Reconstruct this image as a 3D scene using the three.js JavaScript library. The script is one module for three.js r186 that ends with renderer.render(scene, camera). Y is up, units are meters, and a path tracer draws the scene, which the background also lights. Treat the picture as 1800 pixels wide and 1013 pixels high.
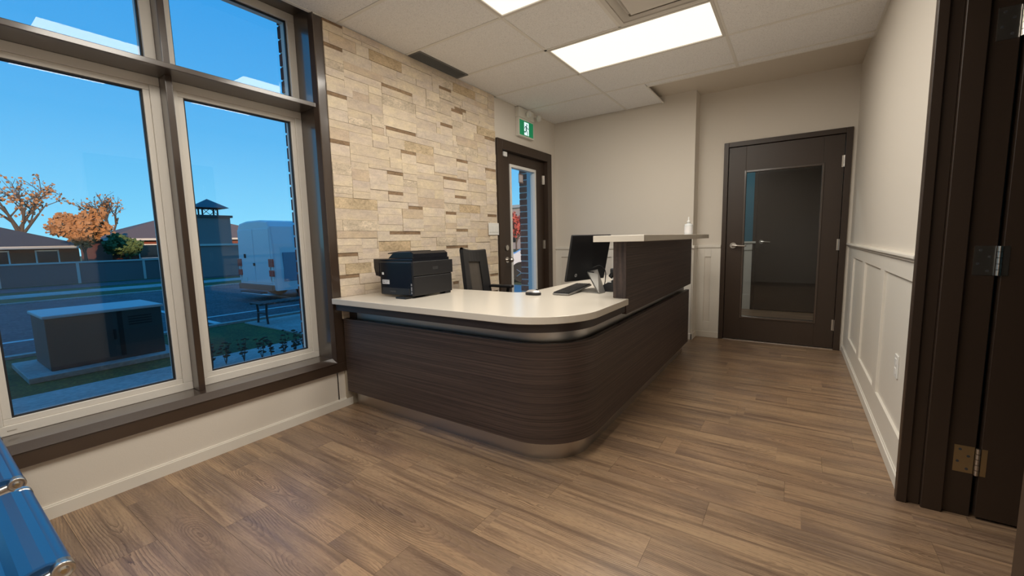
import * as THREE from 'three';
import { RoundedBoxGeometry } from 'three/addons/geometries/RoundedBoxGeometry.js';
import { mergeGeometries } from 'three/addons/utils/BufferGeometryUtils.js';
import { RectAreaLightUniformsLib } from 'three/addons/lights/RectAreaLightUniformsLib.js';

// ---------------------------------------------------------------- camera, sky, sun, exposure
const scene = new THREE.Scene();
const renderer = new THREE.WebGLRenderer({ antialias: true });
renderer.toneMapping = THREE.LinearToneMapping;
renderer.toneMappingExposure = 1.75;
renderer.shadowMap.enabled = true;
RectAreaLightUniformsLib.init();

const EYE = 1.18;
const camera = new THREE.PerspectiveCamera(2 * Math.atan(506.5 / 733) * 180 / Math.PI, 1800 / 1013, 0.02, 400);
camera.rotation.order = 'YXZ';
camera.rotation.set(-6.4996 * Math.PI / 180, 34.1768 * Math.PI / 180, -1.324 * Math.PI / 180);
camera.position.set(0, EYE, 0);
scene.add(camera);

// clear late-autumn afternoon sky: pale at the horizon, deep blue overhead
{
  const W = 64, H = 256, d = new Float32Array(W * H * 4);
  for (let j = 0; j < H; j++) {
    const el = ((j + 0.5) / H - 0.5) * Math.PI, t = Math.max(0, Math.sin(el));
    const k = Math.exp(-t * 4.6), k2 = Math.exp(-t * 1.6);
    const r = 0.004 + 0.006 * k2 + 0.17 * k, g = 0.125 + 0.125 * k2 + 0.22 * k, b = 0.40 + 0.17 * k2 + 0.03 * k;
    for (let i = 0; i < W; i++) { const o = (j * W + i) * 4; d[o] = r; d[o + 1] = g; d[o + 2] = b; d[o + 3] = 1; }
  }
  const t = new THREE.DataTexture(d, W, H, THREE.RGBAFormat, THREE.FloatType);
  t.mapping = THREE.EquirectangularReflectionMapping; t.magFilter = THREE.LinearFilter; t.needsUpdate = true;
  scene.background = t;
}
// low sun behind the building
const sun = new THREE.DirectionalLight(new THREE.Color(1.0, 0.68, 0.42), 2.6);
sun.position.set(40, 13.2, 14); sun.target.position.set(-25, 0, -10);
sun.castShadow = true; sun.shadow.mapSize.set(2048, 2048);
Object.assign(sun.shadow.camera, { left: -60, right: 60, top: 60, bottom: -60, near: 1, far: 200 });
scene.add(sun, sun.target);

const LAMP = { color: new THREE.Color(1.0, 0.94, 0.84), radiance: 6.2 };

// ---------------------------------------------------------------- helpers
const PI = Math.PI, V = (x, y, z) => new THREE.Vector3(x, y, z);
function rng(a) { return () => { a |= 0; a = a + 0x6D2B79F5 | 0; let t = Math.imul(a ^ a >>> 15, 1 | a); t = t + Math.imul(t ^ t >>> 7, 61 | t) ^ t; return ((t ^ t >>> 14) >>> 0) / 4294967296; }; }
const used = {};
function numbered(n) { used[n] = (used[n] || 0) + 1; return used[n] === 1 ? n : n + '_' + String(used[n] - 1).padStart(3, '0'); }
function mesh(name, geo, mat, parent) {
  if (Array.isArray(geo)) geo = mergeGeometries(geo.map(g => g.index ? g.toNonIndexed() : g));
  const m = new THREE.Mesh(geo, mat); m.castShadow = m.receiveShadow = true;
  if (parent) { m.name = name; parent.add(m); } else { m.name = numbered(name); scene.add(m); }
  return m;
}
function thing(name, label, category, pos = [0, 0, 0], turn = 0, group) {
  const g = new THREE.Group(); g.name = numbered(name); g.position.set(...pos); g.rotation.y = turn;
  g.userData = { label, category }; if (group) g.userData.group = group; scene.add(g); return g;
}
function tag(o, label, category, group, kind) { o.userData = { label, category }; if (group) o.userData.group = group; if (kind) o.userData.kind = kind; return o; }
function structG(name) { const g = new THREE.Group(); g.name = name; g.userData.kind = 'structure'; scene.add(g); return g; }
function struct(name, geo, mat) { const m = mesh(name, geo, mat); m.name = name; m.userData.kind = 'structure'; return m; }
function uvM(geo, s = 1, ou = 0, ov = 0) { // metric uv from dominant normal
  const g = geo.index ? geo.toNonIndexed() : geo; const p = g.attributes.position, n = g.attributes.normal, uv = new Float32Array(p.count * 2);
  for (let i = 0; i < p.count; i++) {
    const ax = Math.abs(n.getX(i)), ay = Math.abs(n.getY(i)), az = Math.abs(n.getZ(i)); let u, v;
    if (ay >= ax && ay >= az) { u = p.getX(i); v = p.getZ(i); } else if (ax >= az) { u = p.getZ(i); v = p.getY(i); } else { u = p.getX(i); v = p.getY(i); }
    uv[2 * i] = u * s + ou; uv[2 * i + 1] = v * s + ov;
  }
  g.setAttribute('uv', new THREE.BufferAttribute(uv, 2)); return g;
}
function bx(x0, x1, y0, y1, z0, z1, s = 1, ou = 0, ov = 0) {
  const g = new THREE.BoxGeometry(Math.abs(x1 - x0), Math.abs(y1 - y0), Math.abs(z1 - z0)); g.translate((x0 + x1) / 2, (y0 + y1) / 2, (z0 + z1) / 2); return uvM(g, s, ou, ov);
}
function rb(x0, x1, y0, y1, z0, z1, r = 0.004, seg = 2) {
  const w = Math.abs(x1 - x0), h = Math.abs(y1 - y0), d = Math.abs(z1 - z0);
  const g = new RoundedBoxGeometry(w, h, d, seg, Math.min(r, w / 2.05, h / 2.05, d / 2.05)); g.translate((x0 + x1) / 2, (y0 + y1) / 2, (z0 + z1) / 2); return uvM(g);
}
function cyl(r0, r1, h, x, y, z, axis = 'y', seg = 24) { // centre
  const g = new THREE.CylinderGeometry(r1, r0, h, seg); if (axis === 'x') g.rotateZ(-PI / 2); if (axis === 'z') g.rotateX(PI / 2); g.translate(x, y, z); return g.toNonIndexed();
}
function lathe(pts, x, y, z, seg = 28) { const g = new THREE.LatheGeometry(pts.map(p => new THREE.Vector2(p[0], p[1])), seg); g.translate(x, y, z); return g.toNonIndexed(); }
function tube(pts, r, seg = 24, rad = 10) { return new THREE.TubeGeometry(new THREE.CatmullRomCurve3(pts.map(p => V(...p))), seg, r, rad).toNonIndexed(); }
function rod(a, b, r0, r1 = r0, seg = 8) { // straight tapered rod
  const A = V(...a), B = V(...b), d = B.clone().sub(A), L = d.length(); const g = new THREE.CylinderGeometry(r1, r0, L, seg); g.translate(0, L / 2, 0);
  g.applyQuaternion(new THREE.Quaternion().setFromUnitVectors(V(0, 1, 0), d.normalize())); g.translate(A.x, A.y, A.z); return g.toNonIndexed();
}
function prism(pts, y0, y1, bevel = 0) { // pts [x,z] outline, extruded in y
  const s = new THREE.Shape(pts.map(p => new THREE.Vector2(p[0], -p[1])));
  const g = new THREE.ExtrudeGeometry(s, { depth: y1 - y0 - 2 * bevel, bevelEnabled: bevel > 0, bevelThickness: bevel, bevelSize: bevel, bevelOffset: -bevel, bevelSegments: 2, curveSegments: 1 });
  g.rotateX(-PI / 2); g.translate(0, y0 + bevel, 0); return uvM(g);
}
function side(pts, z0, z1, bevel = 0) { // pts [x,y] outline, extruded in z
  const s = new THREE.Shape(pts.map(p => new THREE.Vector2(p[0], p[1])));
  const g = new THREE.ExtrudeGeometry(s, { depth: Math.abs(z1 - z0) - 2 * bevel, bevelEnabled: bevel > 0, bevelThickness: bevel, bevelSize: bevel, bevelOffset: -bevel, bevelSegments: 2, curveSegments: 1 });
  g.translate(0, 0, Math.min(z0, z1) + bevel); return uvM(g);
}
function slab(a, b, c, d, t) { // quad a,b,c,d (Vector arrays, counter-clockwise from outside) with thickness t behind
  const A = V(...a), B = V(...b), C = V(...c), D = V(...d), n = B.clone().sub(A).cross(D.clone().sub(A)).normalize().multiplyScalar(-t);
  const P = [A, B, C, D, A.clone().add(n), B.clone().add(n), C.clone().add(n), D.clone().add(n)];
  const q = [[0, 1, 2, 3], [5, 4, 7, 6], [1, 0, 4, 5], [2, 1, 5, 6], [3, 2, 6, 7], [0, 3, 7, 4]], pos = [], uv = [];
  for (const f of q) for (const [i, u] of [[0, [0, 0]], [1, [1, 0]], [2, [1, 1]], [0, [0, 0]], [2, [1, 1]], [3, [0, 1]]]) { const p = P[f[i]]; pos.push(p.x, p.y, p.z); uv.push(...u); }
  const g = new THREE.BufferGeometry(); g.setAttribute('position', new THREE.Float32BufferAttribute(pos, 3)); g.setAttribute('uv', new THREE.Float32BufferAttribute(uv, 2)); g.computeVertexNormals(); return g;
}
// vertical band following a path of [x,z]; outward is to the right of travel when flip = 1
function ribbon(path, y0, y1, t, flip = 1) {
  const n = path.length, out = [], inn = [], L = [0];
  for (let i = 0; i < n; i++) {
    const a = path[Math.max(0, i - 1)], b = path[Math.min(n - 1, i + 1)]; let dx = b[0] - a[0], dz = b[1] - a[1]; const l = Math.hypot(dx, dz); dx /= l; dz /= l;
    const nx = -dz * flip, nz = dx * flip; out.push(path[i]); inn.push([path[i][0] - nx * t, path[i][1] - nz * t]);
    if (i) L.push(L[i - 1] + Math.hypot(path[i][0] - path[i - 1][0], path[i][1] - path[i - 1][1]));
  }
  const strip = (P, Q, ya, yb, rev) => { // P at ya, Q at yb
    const pos = [], uv = [], idx = [];
    for (let i = 0; i < n; i++) { pos.push(P[i][0], ya, P[i][1], Q[i][0], yb, Q[i][1]); uv.push(L[i], ya, L[i], ya === yb ? ya + t : yb); }
    for (let i = 0; i < n - 1; i++) { const a = 2 * i, q = [a, a + 2, a + 3, a, a + 3, a + 1]; idx.push(...(rev ? q.reverse() : q)); }
    const g = new THREE.BufferGeometry(); g.setAttribute('position', new THREE.Float32BufferAttribute(pos, 3)); g.setAttribute('uv', new THREE.Float32BufferAttribute(uv, 2)); g.setIndex(idx); g.computeVertexNormals(); return g.toNonIndexed();
  };
  const r = flip > 0, g = [strip(out, out, y0, y1, !r), strip(inn, inn, y0, y1, r), strip(out, inn, y1, y1, !r), strip(out, inn, y0, y0, r)];
  for (const [i, rv] of [[0, r], [n - 1, !r]]) {
    const c = [[out[i][0], y0, out[i][1]], [inn[i][0], y0, inn[i][1]], [inn[i][0], y1, inn[i][1]], [out[i][0], y1, out[i][1]]], o = rv ? [0, 2, 1, 0, 3, 2] : [0, 1, 2, 0, 2, 3];
    const q = new THREE.BufferGeometry(); q.setAttribute('position', new THREE.Float32BufferAttribute(o.flatMap(k => c[k]), 3)); q.setAttribute('uv', new THREE.Float32BufferAttribute(o.flatMap(k => [k === 0 || k === 3 ? 0 : t, c[k][1]]), 2)); q.computeVertexNormals(); g.push(q);
  }
  return mergeGeometries(g);
}
function arcPath(x0, zf, xs, R, zEnd, seg = 18) { // along +x at zf, round the corner, along -z at xs
  const p = [[x0, zf], [(x0 + xs - R) / 2, zf], [xs - R, zf]];
  for (let i = 1; i <= seg; i++) { const a = i / seg * PI / 2; p.push([xs - R + R * Math.sin(a), zf - R + R * Math.cos(a)]); }
  p.push([xs, (zf - R + zEnd) / 2], [xs, zEnd]); return p;
}

// ---------------------------------------------------------------- noise and textures
function makeNoise(seed, N = 256) {
  const r = rng(seed), t = new Float32Array(N * N); for (let i = 0; i < N * N; i++) t[i] = r();
  return (x, y, px = N, py = N) => { // periodic value noise
    const xi = Math.floor(x), yi = Math.floor(y); let fx = x - xi, fy = y - yi; fx = fx * fx * (3 - 2 * fx); fy = fy * fy * (3 - 2 * fy);
    const a0 = ((xi % px) + px) % px, c0 = ((yi % py) + py) % py, a = a0 % N, b = ((a0 + 1) % px) % N, c = c0 % N, d = ((c0 + 1) % py) % N;
    return (t[c * N + a] * (1 - fx) + t[c * N + b] * fx) * (1 - fy) + (t[d * N + a] * (1 - fx) + t[d * N + b] * fx) * fy;
  };
}
const N1 = makeNoise(11), N2 = makeNoise(29), N3 = makeNoise(47);
function fbm(u, v, fx, fy, oct, n = N1) { let s = 0, a = 0.5, w = 0; for (let o = 0; o < oct; o++) { s += a * n(u * fx, v * fy, fx, fy); w += a; a *= 0.5; fx *= 2; fy *= 2; } return s / w; }
const clamp = (x, a = 0, b = 1) => Math.min(b, Math.max(a, x)), mix = (a, b, t) => a + (b - a) * t, mix3 = (a, b, t) => [mix(a[0], b[0], t), mix(a[1], b[1], t), mix(a[2], b[2], t)];
function tex(w, h, fn, sx = 1, sy = sx, srgb = true) { // fn(u,v) -> [r,g,b] 0..255; sx, sy metres covered
  const d = new Uint8Array(w * h * 4);
  for (let j = 0; j < h; j++) for (let i = 0; i < w; i++) { const c = fn((i + 0.5) / w, (j + 0.5) / h), o = (j * w + i) * 4; d[o] = clamp(c[0], 0, 255); d[o + 1] = clamp(c[1], 0, 255); d[o + 2] = clamp(c[2], 0, 255); d[o + 3] = 255; }
  const t = new THREE.DataTexture(d, w, h); t.wrapS = t.wrapT = THREE.RepeatWrapping; t.magFilter = THREE.LinearFilter; t.minFilter = THREE.LinearMipmapLinearFilter; t.generateMipmaps = true;
  t.repeat.set(1 / sx, 1 / sy); if (srgb) t.colorSpace = THREE.SRGBColorSpace; t.needsUpdate = true; return t;
}
const grey = v => [v, v, v];
const std = (c, rough = 0.6, o = {}) => new THREE.MeshStandardMaterial({ color: c, roughness: rough, ...o });
const lin = (r, g, b) => new THREE.Color().setRGB(r, g, b);

// oak-look vinyl: eight plank faces in one sheet, each cut from a log with its own tilt
const PL = 1.22, PW = 0.18;
const oakTex = (() => {
  const W = 2048, Hs = 256, d = new Uint8Array(W * Hs * 8 * 4), R = rng(5);
  for (let s = 0; s < 8; s++) {
    const depth0 = 0.004 + R() * 0.03, tilt = (R() - 0.5) * 0.09, ph = R() * 40, cx = (R() - 0.5) * 0.08, warm = R(), ringW = 0.0045 + R() * 0.003, lobes = 1 + Math.floor(R() * 3);
    for (let j = 0; j < Hs; j++) for (let i = 0; i < W; i++) {
      const x = i / W * PL, y = (j / Hs - 0.5) * PW;
      const wob = (N1(x * 2.2 + ph, 3.3 + s * 7) - 0.5) * 0.05 + (N2(x * 7 + ph, s * 5 + 1.7) - 0.5) * 0.012;
      const dep = depth0 + tilt * (x - 0.6) + wob + 0.018 * Math.sin(x * PI * lobes * 1.3 + ph);
      const yy = y - cx - (N2(x * 1.7 + ph, s * 3.1) - 0.5) * 0.05;
      const rad = Math.sqrt(yy * yy * 0.55 + dep * dep) + (N3(x * 28 + ph, y * 240 + s * 31) - 0.5) * 0.0016;
      const f = rad / ringW, fr = f - Math.floor(f);
      const ring = Math.pow(fr, 3.2);                                   // late wood line
      const figure = clamp(1.25 - Math.abs(dep) * 22, 0, 1) * clamp(N1(x * 3.1 + ph * 2, y * 14 + s * 9) * 2.4 - 0.75, 0, 1);
      const pore = N3(x * 45 + s * 17, y * 900 + s * 13), streak = N2(x * 3 + ph, y * 130 + s * 23), patch = N1(x * 2.3 + ph * 3, y * 11 + s * 5) * 0.65 + N2(x * 6 + ph, y * 30 + s) * 0.35;
      const dark = clamp((N2(x * 1.9 + ph * 1.7, y * 46 + s * 19) * 0.7 + N1(x * 5.5 + ph, y * 120 + s * 3) * 0.3 - 0.54) * 3.2, 0, 1);
      let c = mix3([152, 124, 96], [112, 92, 77], clamp(patch * 2.2 - 0.7, 0, 1));
      c = mix3(c, [164, 138, 106], clamp(0.6 * warm + (streak - 0.5) * 0.9, 0, 0.6));
      c = mix3(c, [92, 72, 57], dark * 0.62); c = mix3(c, [76, 58, 45], ring * (0.14 + 0.72 * figure));
      c = mix3(c, [92, 74, 58], clamp((pore - 0.66) * 1.6, 0, 0.42)); c = mix3(c, [176, 156, 130], clamp((0.26 - pore) * 1.2, 0, 0.22));
      c = mix3(c, [100, 80, 64], clamp((streak - 0.62) * 1.5, 0, 0.4));
      const o = ((s * Hs + j) * W + i) * 4; d[o] = c[0] * 1.075; d[o + 1] = c[1] * 1.075; d[o + 2] = c[2] * 1.09; d[o + 3] = 255;
    }
  }
  const t = new THREE.DataTexture(d, W, Hs * 8); t.wrapS = t.wrapT = THREE.RepeatWrapping; t.magFilter = THREE.LinearFilter; t.minFilter = THREE.LinearMipmapLinearFilter; t.generateMipmaps = true; t.colorSpace = THREE.SRGBColorSpace; t.needsUpdate = true; return t;
})();
const stoneTexA = tex(512, 512, (u, v) => {
  const a = fbm(u, v, 4, 8, 4, N1), b = fbm(u, v, 16, 40, 3, N2), c = fbm(u, v, 90, 140, 2, N3);
  let k = 216 + (a - 0.5) * 40 + (b - 0.5) * 22 + (c - 0.5) * 20; const vein = Math.abs(fbm(u, v, 6, 10, 4, N3) - 0.5); k -= clamp(0.03 - vein, 0, 0.03) * 280;
  return [k + 8, k, k - 9 - (a - 0.5) * 26];
}, 0.6, 0.6);
const stoneTexB = tex(512, 512, (u, v) => {
  const a = fbm(u, v, 6, 10, 4, N2), b = fbm(u, v, 30, 60, 3, N1), c = fbm(u, v, 120, 160, 2, N3);
  const k = 204 + (a - 0.5) * 64 + (b - 0.5) * 44 + (c - 0.5) * 30; const pit = fbm(u, v, 44, 64, 2, N3) > 0.74 ? -22 : 0;
  return [k + pit + 6, k + pit, k + pit - 10];
}, 0.5, 0.5);
const lamTex = tex(1024, 1024, (u, v) => {
  const a = fbm(u, v, 3, 160, 1, N1), b = fbm(u, v, 6, 250, 1, N2), c = fbm(u, v, 2, 60, 2, N3), w = fbm(u, v, 40, 250, 1, N1);
  const k = 0.45 * a + 0.35 * b + 0.3 * c - 0.05, e = clamp(k * 1.9 - 0.45, 0, 1);
  return mix3([52, 41, 38], [92, 76, 68], e * 0.85 + (w - 0.5) * 0.25);
}, 2, 0.55);
const lamTexV = lamTex.clone(); lamTexV.rotation = PI / 2; lamTexV.repeat.set(1 / 0.55, 1 / 2); lamTexV.needsUpdate = true;
const tileTex = tex(1024, 1024, (u, v) => { const a = N1(u * 256, v * 256), b = fbm(u, v, 128, 128, 2, N2), p = (a > 0.87 ? -34 : 0) + (b > 0.72 ? -16 : 0); return grey(242 + p + (b - 0.5) * 22); }, 0.9, 0.9);
const tileBump = tex(512, 512, (u, v) => { const a = N1(u * 256, v * 256), b = fbm(u, v, 128, 128, 2, N2); return grey(200 + (a > 0.85 ? -120 : 0) + (b > 0.7 ? -60 : 0)); }, 0.45, 0.45, false);
const wallBump = tex(256, 256, (u, v) => grey(128 + (fbm(u, v, 64, 64, 3, N2) - 0.5) * 120), 0.25, 0.25, false);
const asphaltTex = tex(256, 256, (u, v) => { const k = 86 + (fbm(u, v, 64, 64, 2, N1) - 0.5) * 60 + (fbm(u, v, 4, 4, 3, N2) - 0.5) * 24; return [k, k, k + 2]; }, 2, 2);
const concTex = tex(256, 256, (u, v) => { const k = 168 + (fbm(u, v, 64, 64, 2, N1) - 0.5) * 36 + (fbm(u, v, 4, 4, 3, N2) - 0.5) * 40; return [k, k - 2, k - 8]; }, 2, 2);
const grassTex = tex(512, 512, (u, v) => { const a = fbm(u, v, 128, 128, 2, N1), b = fbm(u, v, 6, 6, 3, N2); return mix3([38, 58, 24], [92, 112, 48], clamp(a * 1.1 + (b - 0.5) * 0.8 - 0.1, 0, 1)); }, 2.5, 2.5);
const brickTex = tex(256, 256, (u, v) => { const a = fbm(u, v, 16, 16, 3, N1), b = fbm(u, v, 80, 80, 2, N2); return mix3([104, 50, 38], [146, 82, 62], clamp(a * 0.9 + (b - 0.5) * 0.6, 0, 1)); }, 0.5, 0.5);

const brickTexRed = tex(256, 256, (u, v) => { const a = fbm(u, v, 16, 16, 3, N1), b = fbm(u, v, 80, 80, 2, N2); return mix3([138, 72, 58], [182, 112, 92], clamp(a * 0.9 + (b - 0.5) * 0.6, 0, 1)); }, 0.5, 0.5);
const M = {
  pierBrick: std(0xffffff, 0.9, { map: brickTexRed }), pierBrickDark: std(lin(0.78, 0.74, 0.76), 0.9, { map: brickTexRed }), pierMortar: std(lin(0.74, 0.72, 0.69), 0.95),
  wall: std(lin(0.70, 0.645, 0.57), 0.75, { bumpMap: wallBump, bumpScale: 0.0004 }),
  wains: std(lin(0.74, 0.70, 0.63), 0.5),
  teal: std(lin(0.035, 0.16, 0.23), 0.7),
  brown: new THREE.MeshPhysicalMaterial({ color: lin(0.042, 0.025, 0.016), roughness: 0.3, clearcoat: 1, clearcoatRoughness: 0.12, ior: 1.6 }),
  doorBrown: std(lin(0.040, 0.024, 0.015), 0.42),
  vinyl: std(lin(0.72, 0.68, 0.62), 0.42),
  gasket: std(lin(0.012, 0.012, 0.014), 0.6),
  glass: new THREE.MeshPhysicalMaterial({ color: lin(0.90, 0.96, 1.0), roughness: 0, transmission: 1, thickness: 0, ior: 1.5 }),
  steel: new THREE.MeshPhysicalMaterial({ color: lin(0.56, 0.53, 0.50), roughness: 0.34, metalness: 1, anisotropy: 0.6 }),
  nickel: std(lin(0.62, 0.59, 0.55), 0.28, { metalness: 1 }),
  brass: std(lin(0.50, 0.40, 0.24), 0.4, { metalness: 1 }),
  lam: std(0xffffff, 0.5, { map: lamTex }),
  lamV: std(0xffffff, 0.5, { map: lamTexV }),
  lamEdge: std(lin(0.035, 0.024, 0.021), 0.45),
  solid: std(lin(0.69, 0.635, 0.55), 0.22),
  tile: std(lin(0.97, 0.955, 0.945), 0.95, { map: tileTex, bumpMap: tileBump, bumpScale: 0.0012 }),
  tee: std(lin(0.78, 0.75, 0.70), 0.55),
  paintedMetal: std(lin(0.66, 0.62, 0.57), 0.5),
  dry: std(lin(0.66, 0.59, 0.50), 0.8),
  blackPlastic: std(lin(0.012, 0.012, 0.014), 0.42),
  blackGloss: std(lin(0.010, 0.011, 0.015), 0.16),
  darkGrey: std(lin(0.05, 0.05, 0.052), 0.6), grille: std(lin(0.17, 0.167, 0.162), 0.6),
  whitePlastic: std(lin(0.76, 0.75, 0.72), 0.4),
  plastic: std(lin(0.74, 0.71, 0.64), 0.45),
  concrete: std(0xffffff, 0.9, { map: concTex }),
  asphalt: std(0xffffff, 0.92, { map: asphaltTex }),
  grass: std(0xffffff, 0.95, { map: grassTex }),
  brick: std(0xffffff, 0.9, { map: brickTex }),
  brickDark: std(lin(0.72, 0.66, 0.66), 0.9, { map: brickTex }),
  mortar: std(lin(0.52, 0.50, 0.47), 0.95),
  siding: std(lin(0.60, 0.56, 0.50), 0.8),
  vanWhite: std(lin(0.74, 0.76, 0.78), 0.3),
  rubber: std(lin(0.018, 0.018, 0.018), 0.85),
  tailRed: std(lin(0.72, 0.03, 0.025), 0.25),
  leafRed: std(lin(0.42, 0.07, 0.05), 0.8), leafOrange: std(lin(0.42, 0.20, 0.08), 0.85), leafGreen: std(lin(0.10, 0.15, 0.05), 0.85),
  bark: std(lin(0.10, 0.075, 0.06), 0.9),
};

// ---------------------------------------------------------------- dimensions (metres; camera stands at x 0, z 0)
const XW = -2.685, XR = 0.44, ZL = -5.04, ZB = -5.26, YC = 2.68, JOG = -0.955, GY = -0.35;
const WZ0 = -1.68, WZ1 = 0.634, WY0 = 0.365, WY1 = 2.72, XG = -2.868;   // window opening and window plane
const XO = -3.06;                                                       // outer face of the outside wall

// ---------------------------------------------------------------- floor
{
  const floor = structG('floor');
  mesh('subfloor', bx(XO, 2.4, -0.2, -0.012, -8.2, 2.2), std(lin(0.12, 0.10, 0.08), 0.9), floor);
  const R = rng(77), mats = [1, 0.97, 1.03].map(k => std(lin(0.97 * k, 0.97 * k, 0.97 * k), 0.34, { map: oakTex }));
  const cache = new Map();
  const plank = (x0, x1, z0, z1, s, flip) => {
    const w = x1 - x0, h = z1 - z0, g0 = 0.0004; const g = new THREE.BoxGeometry(w - 2 * g0, 0.012, h - 2 * g0).toNonIndexed(), p = g.attributes.position, uv = g.attributes.uv, ou = R();
    for (let i = 0; i < p.count; i++) { let u = (p.getX(i) + w / 2) / PL * (flip ? -1 : 1) + ou, v = clamp((p.getZ(i) + h / 2) / PW, 0.01, 0.99); uv.setXY(i, u, (s + (flip ? 1 - v : v)) / 8); }
    g.translate((x0 + x1) / 2, -0.006, (z0 + z1) / 2); return g;
  };
  let row = 0;
  for (let z = 0.78; z > -7.6; z -= PW, row++) {
    const z0 = Math.max(z - PW, -7.62), inCorr = z < -5.3, xmin = inCorr ? -1.15 : XW, xmax = inCorr ? 1.0 : (z < -1.2 && z > -2.6 ? 1.12 : XR + 0.02);
    let x = xmin - ((row * 0.43) % 1) * PL * 0.9;
    while (x < xmax) { const a = Math.max(x, xmin), b = Math.min(x + PL, xmax); if (b - a > 0.03) mesh('plank', plank(a, b, z0, z, Math.floor(R() * 8), R() > 0.5), mats[Math.floor(R() * 3)], floor); x += PL; }
  }
}

// ---------------------------------------------------------------- left wall: masonry, window, stone cladding
const wallLeft = structG('wall_left');
const DZ0 = -4.79, DZ1 = -3.79, DY = 2.185;                              // exit door opening
{
  const m = M.wall;
  mesh('wall_panel', bx(XO, XW, 0, WY0 - 0.02, WZ0 - 0.02, 1.72), m, wallLeft);
  mesh('wall_panel', bx(XO, XW, WY1 + 0.01, 3.0, DZ1, 1.72), m, wallLeft);
  mesh('wall_panel', bx(XO, XW, 0, WY1 + 0.01, DZ1, WZ0 - 0.012), m, wallLeft);
  mesh('wall_panel', bx(XO, XW, 0, WY1 + 0.01, WZ1 + 0.012, 1.72), m, wallLeft);
  mesh('wall_panel', bx(XO, XW, DY, 3.0, DZ0, DZ1), m, wallLeft);
  mesh('wall_panel', bx(-2.90, XW, 0, 3.0, -5.5, DZ0), m, wallLeft); mesh('wall_panel', bx(XO, XW, 0, 3.0, -7.95, -5.5), m, wallLeft);
}
{ // ledge-stone cladding: accents and toned stones read from the photograph, the rest laid between them
  const u = 0.02605, yA = 0.963, S0 = 1.752, S1 = 3.662, NC = Math.round((S1 - S0) / 0.01), r0 = Math.floor((0.66 - yA) / u), r1 = Math.ceil((YC - yA) / u), NR = r1 - r0;
  const occ = new Uint8Array(NC * NR), list = [], R = rng(2024);
  const put = (r, c, h, w, kind) => { if (r < 0 || c < 0 || r + h > NR) { const rr = Math.max(0, r); h = Math.min(r + h, NR) - rr; r = rr; if (h < 1) return; } w = Math.min(w, NC - c); for (let a = r; a < r + h; a++) for (let b = c; b < c + w; b++) occ[a * NC + b] = 1; list.push([r, c, h, w, kind]); };
  const free = (r, c, h, w) => { if (r < 0 || c + w > NC) return false; for (let a = r; a < r + h; a++) for (let b = c; b < c + w; b++) if (occ[a * NC + b]) return false; return true; };
  // [distance along wall from, to, top height, rows, tone]
  const known = [[1.767, 1.894, 2.530, 1, 'a'], [1.773, 1.900, 2.216, 1, 'a'], [1.770, 1.904, 1.905, 1, 'a'], [1.778, 1.910, 1.121, 1, 'a'], [1.778, 1.911, 0.963, 1, 'a'],
    [1.76, 1.895, 2.68, 1, 'a'], [2.209, 2.515, 2.383, 1, 'a'], [2.229, 2.535, 2.074, 1, 'a']];
  const px = (X, Y) => { // photograph pixel -> point of the stone face
    const f = 733, d = V((X - 900) / f, -(Y - 506.5) / f, -1).applyEuler(camera.rotation), t = -2.665 / d.x; return [-d.z * t, EYE + d.y * t];
  };
  const zoom = (ox, oy, s, L) => { for (const [a, t, b, rows, tone] of L) { const p = px(ox + a / s, oy + t / s), q = px(ox + b / s, oy + t / s); known.push([p[0], q[0], p[1], rows, tone]); } };
  zoom(715, 70, 7.2375, [[395, 585, 550, 1, 'a'], [600, 850, 745, 1, 'a'], [560, 878, 708, 1, 'a'], [580, 555, 860, 3, 't']]);
  zoom(565, 30, 7.2375, [[590, 390, 1005, 3, 't'], [80, 170, 415, 3, 'p']]);
  zoom(715, 190, 7.235, [[-85, 548, 105, 1, 'a'], [420, 190, 572, 1, 'a'], [985, 355, 1120, 1, 'a'], [630, 650, 768, 1, 'a'], [990, 760, 1105, 1, 'a'], [455, 880, 745, 1, 'a'], [885, 220, 1115, 3, 't'], [620, 360, 885, 3, 'p'], [-45, 420, 320, 3, 't']]);
  zoom(575, 280, 7.2375, [[750, 125, 948, 1, 'a'], [770, 385, 962, 1, 'a'], [1028, 610, 1212, 1, 'a'], [790, 905, 1180, 1, 'a'], [120, 480, 625, 3, 't'], [185, 770, 640, 3, 'g']]);
  zoom(725, 310, 7.2375, [[540, 255, 680, 1, 'a'], [408, 458, 548, 1, 'a'], [945, 485, 1080, 1, 'a'], [553, 683, 697, 1, 'a'], [425, 890, 705, 1, 'a'], [590, 365, 850, 3, 't'], [600, 590, 860, 3, 't'], [300, 795, 560, 3, 'g']]);
  zoom(580, 400, 7.2375, [[185, 470, 520, 3, 't'], [610, 165, 1010, 3, 't']]);
  zoom(760, 400, 7.79, [[275, 725, 355, 1, 'a'], [785, 640, 888, 1, 'a']]);
  for (const [a, b, top, rows, tone] of known) {
    let r = Math.round((top - yA) / u) - r0 - rows, c = Math.round((Math.min(a, b) - S0) / 0.01), w = Math.max(6, Math.round(Math.abs(b - a) / 0.01));
    if (c < 0) { w += c; c = 0; } if (c + w > NC - 4) w = NC - c; if (c < 4) { w += c; c = 0; }
    if (free(Math.max(0, r), c, Math.min(rows, NR - Math.max(0, r)), w)) put(r, c, rows, w, tone);
  }
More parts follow.
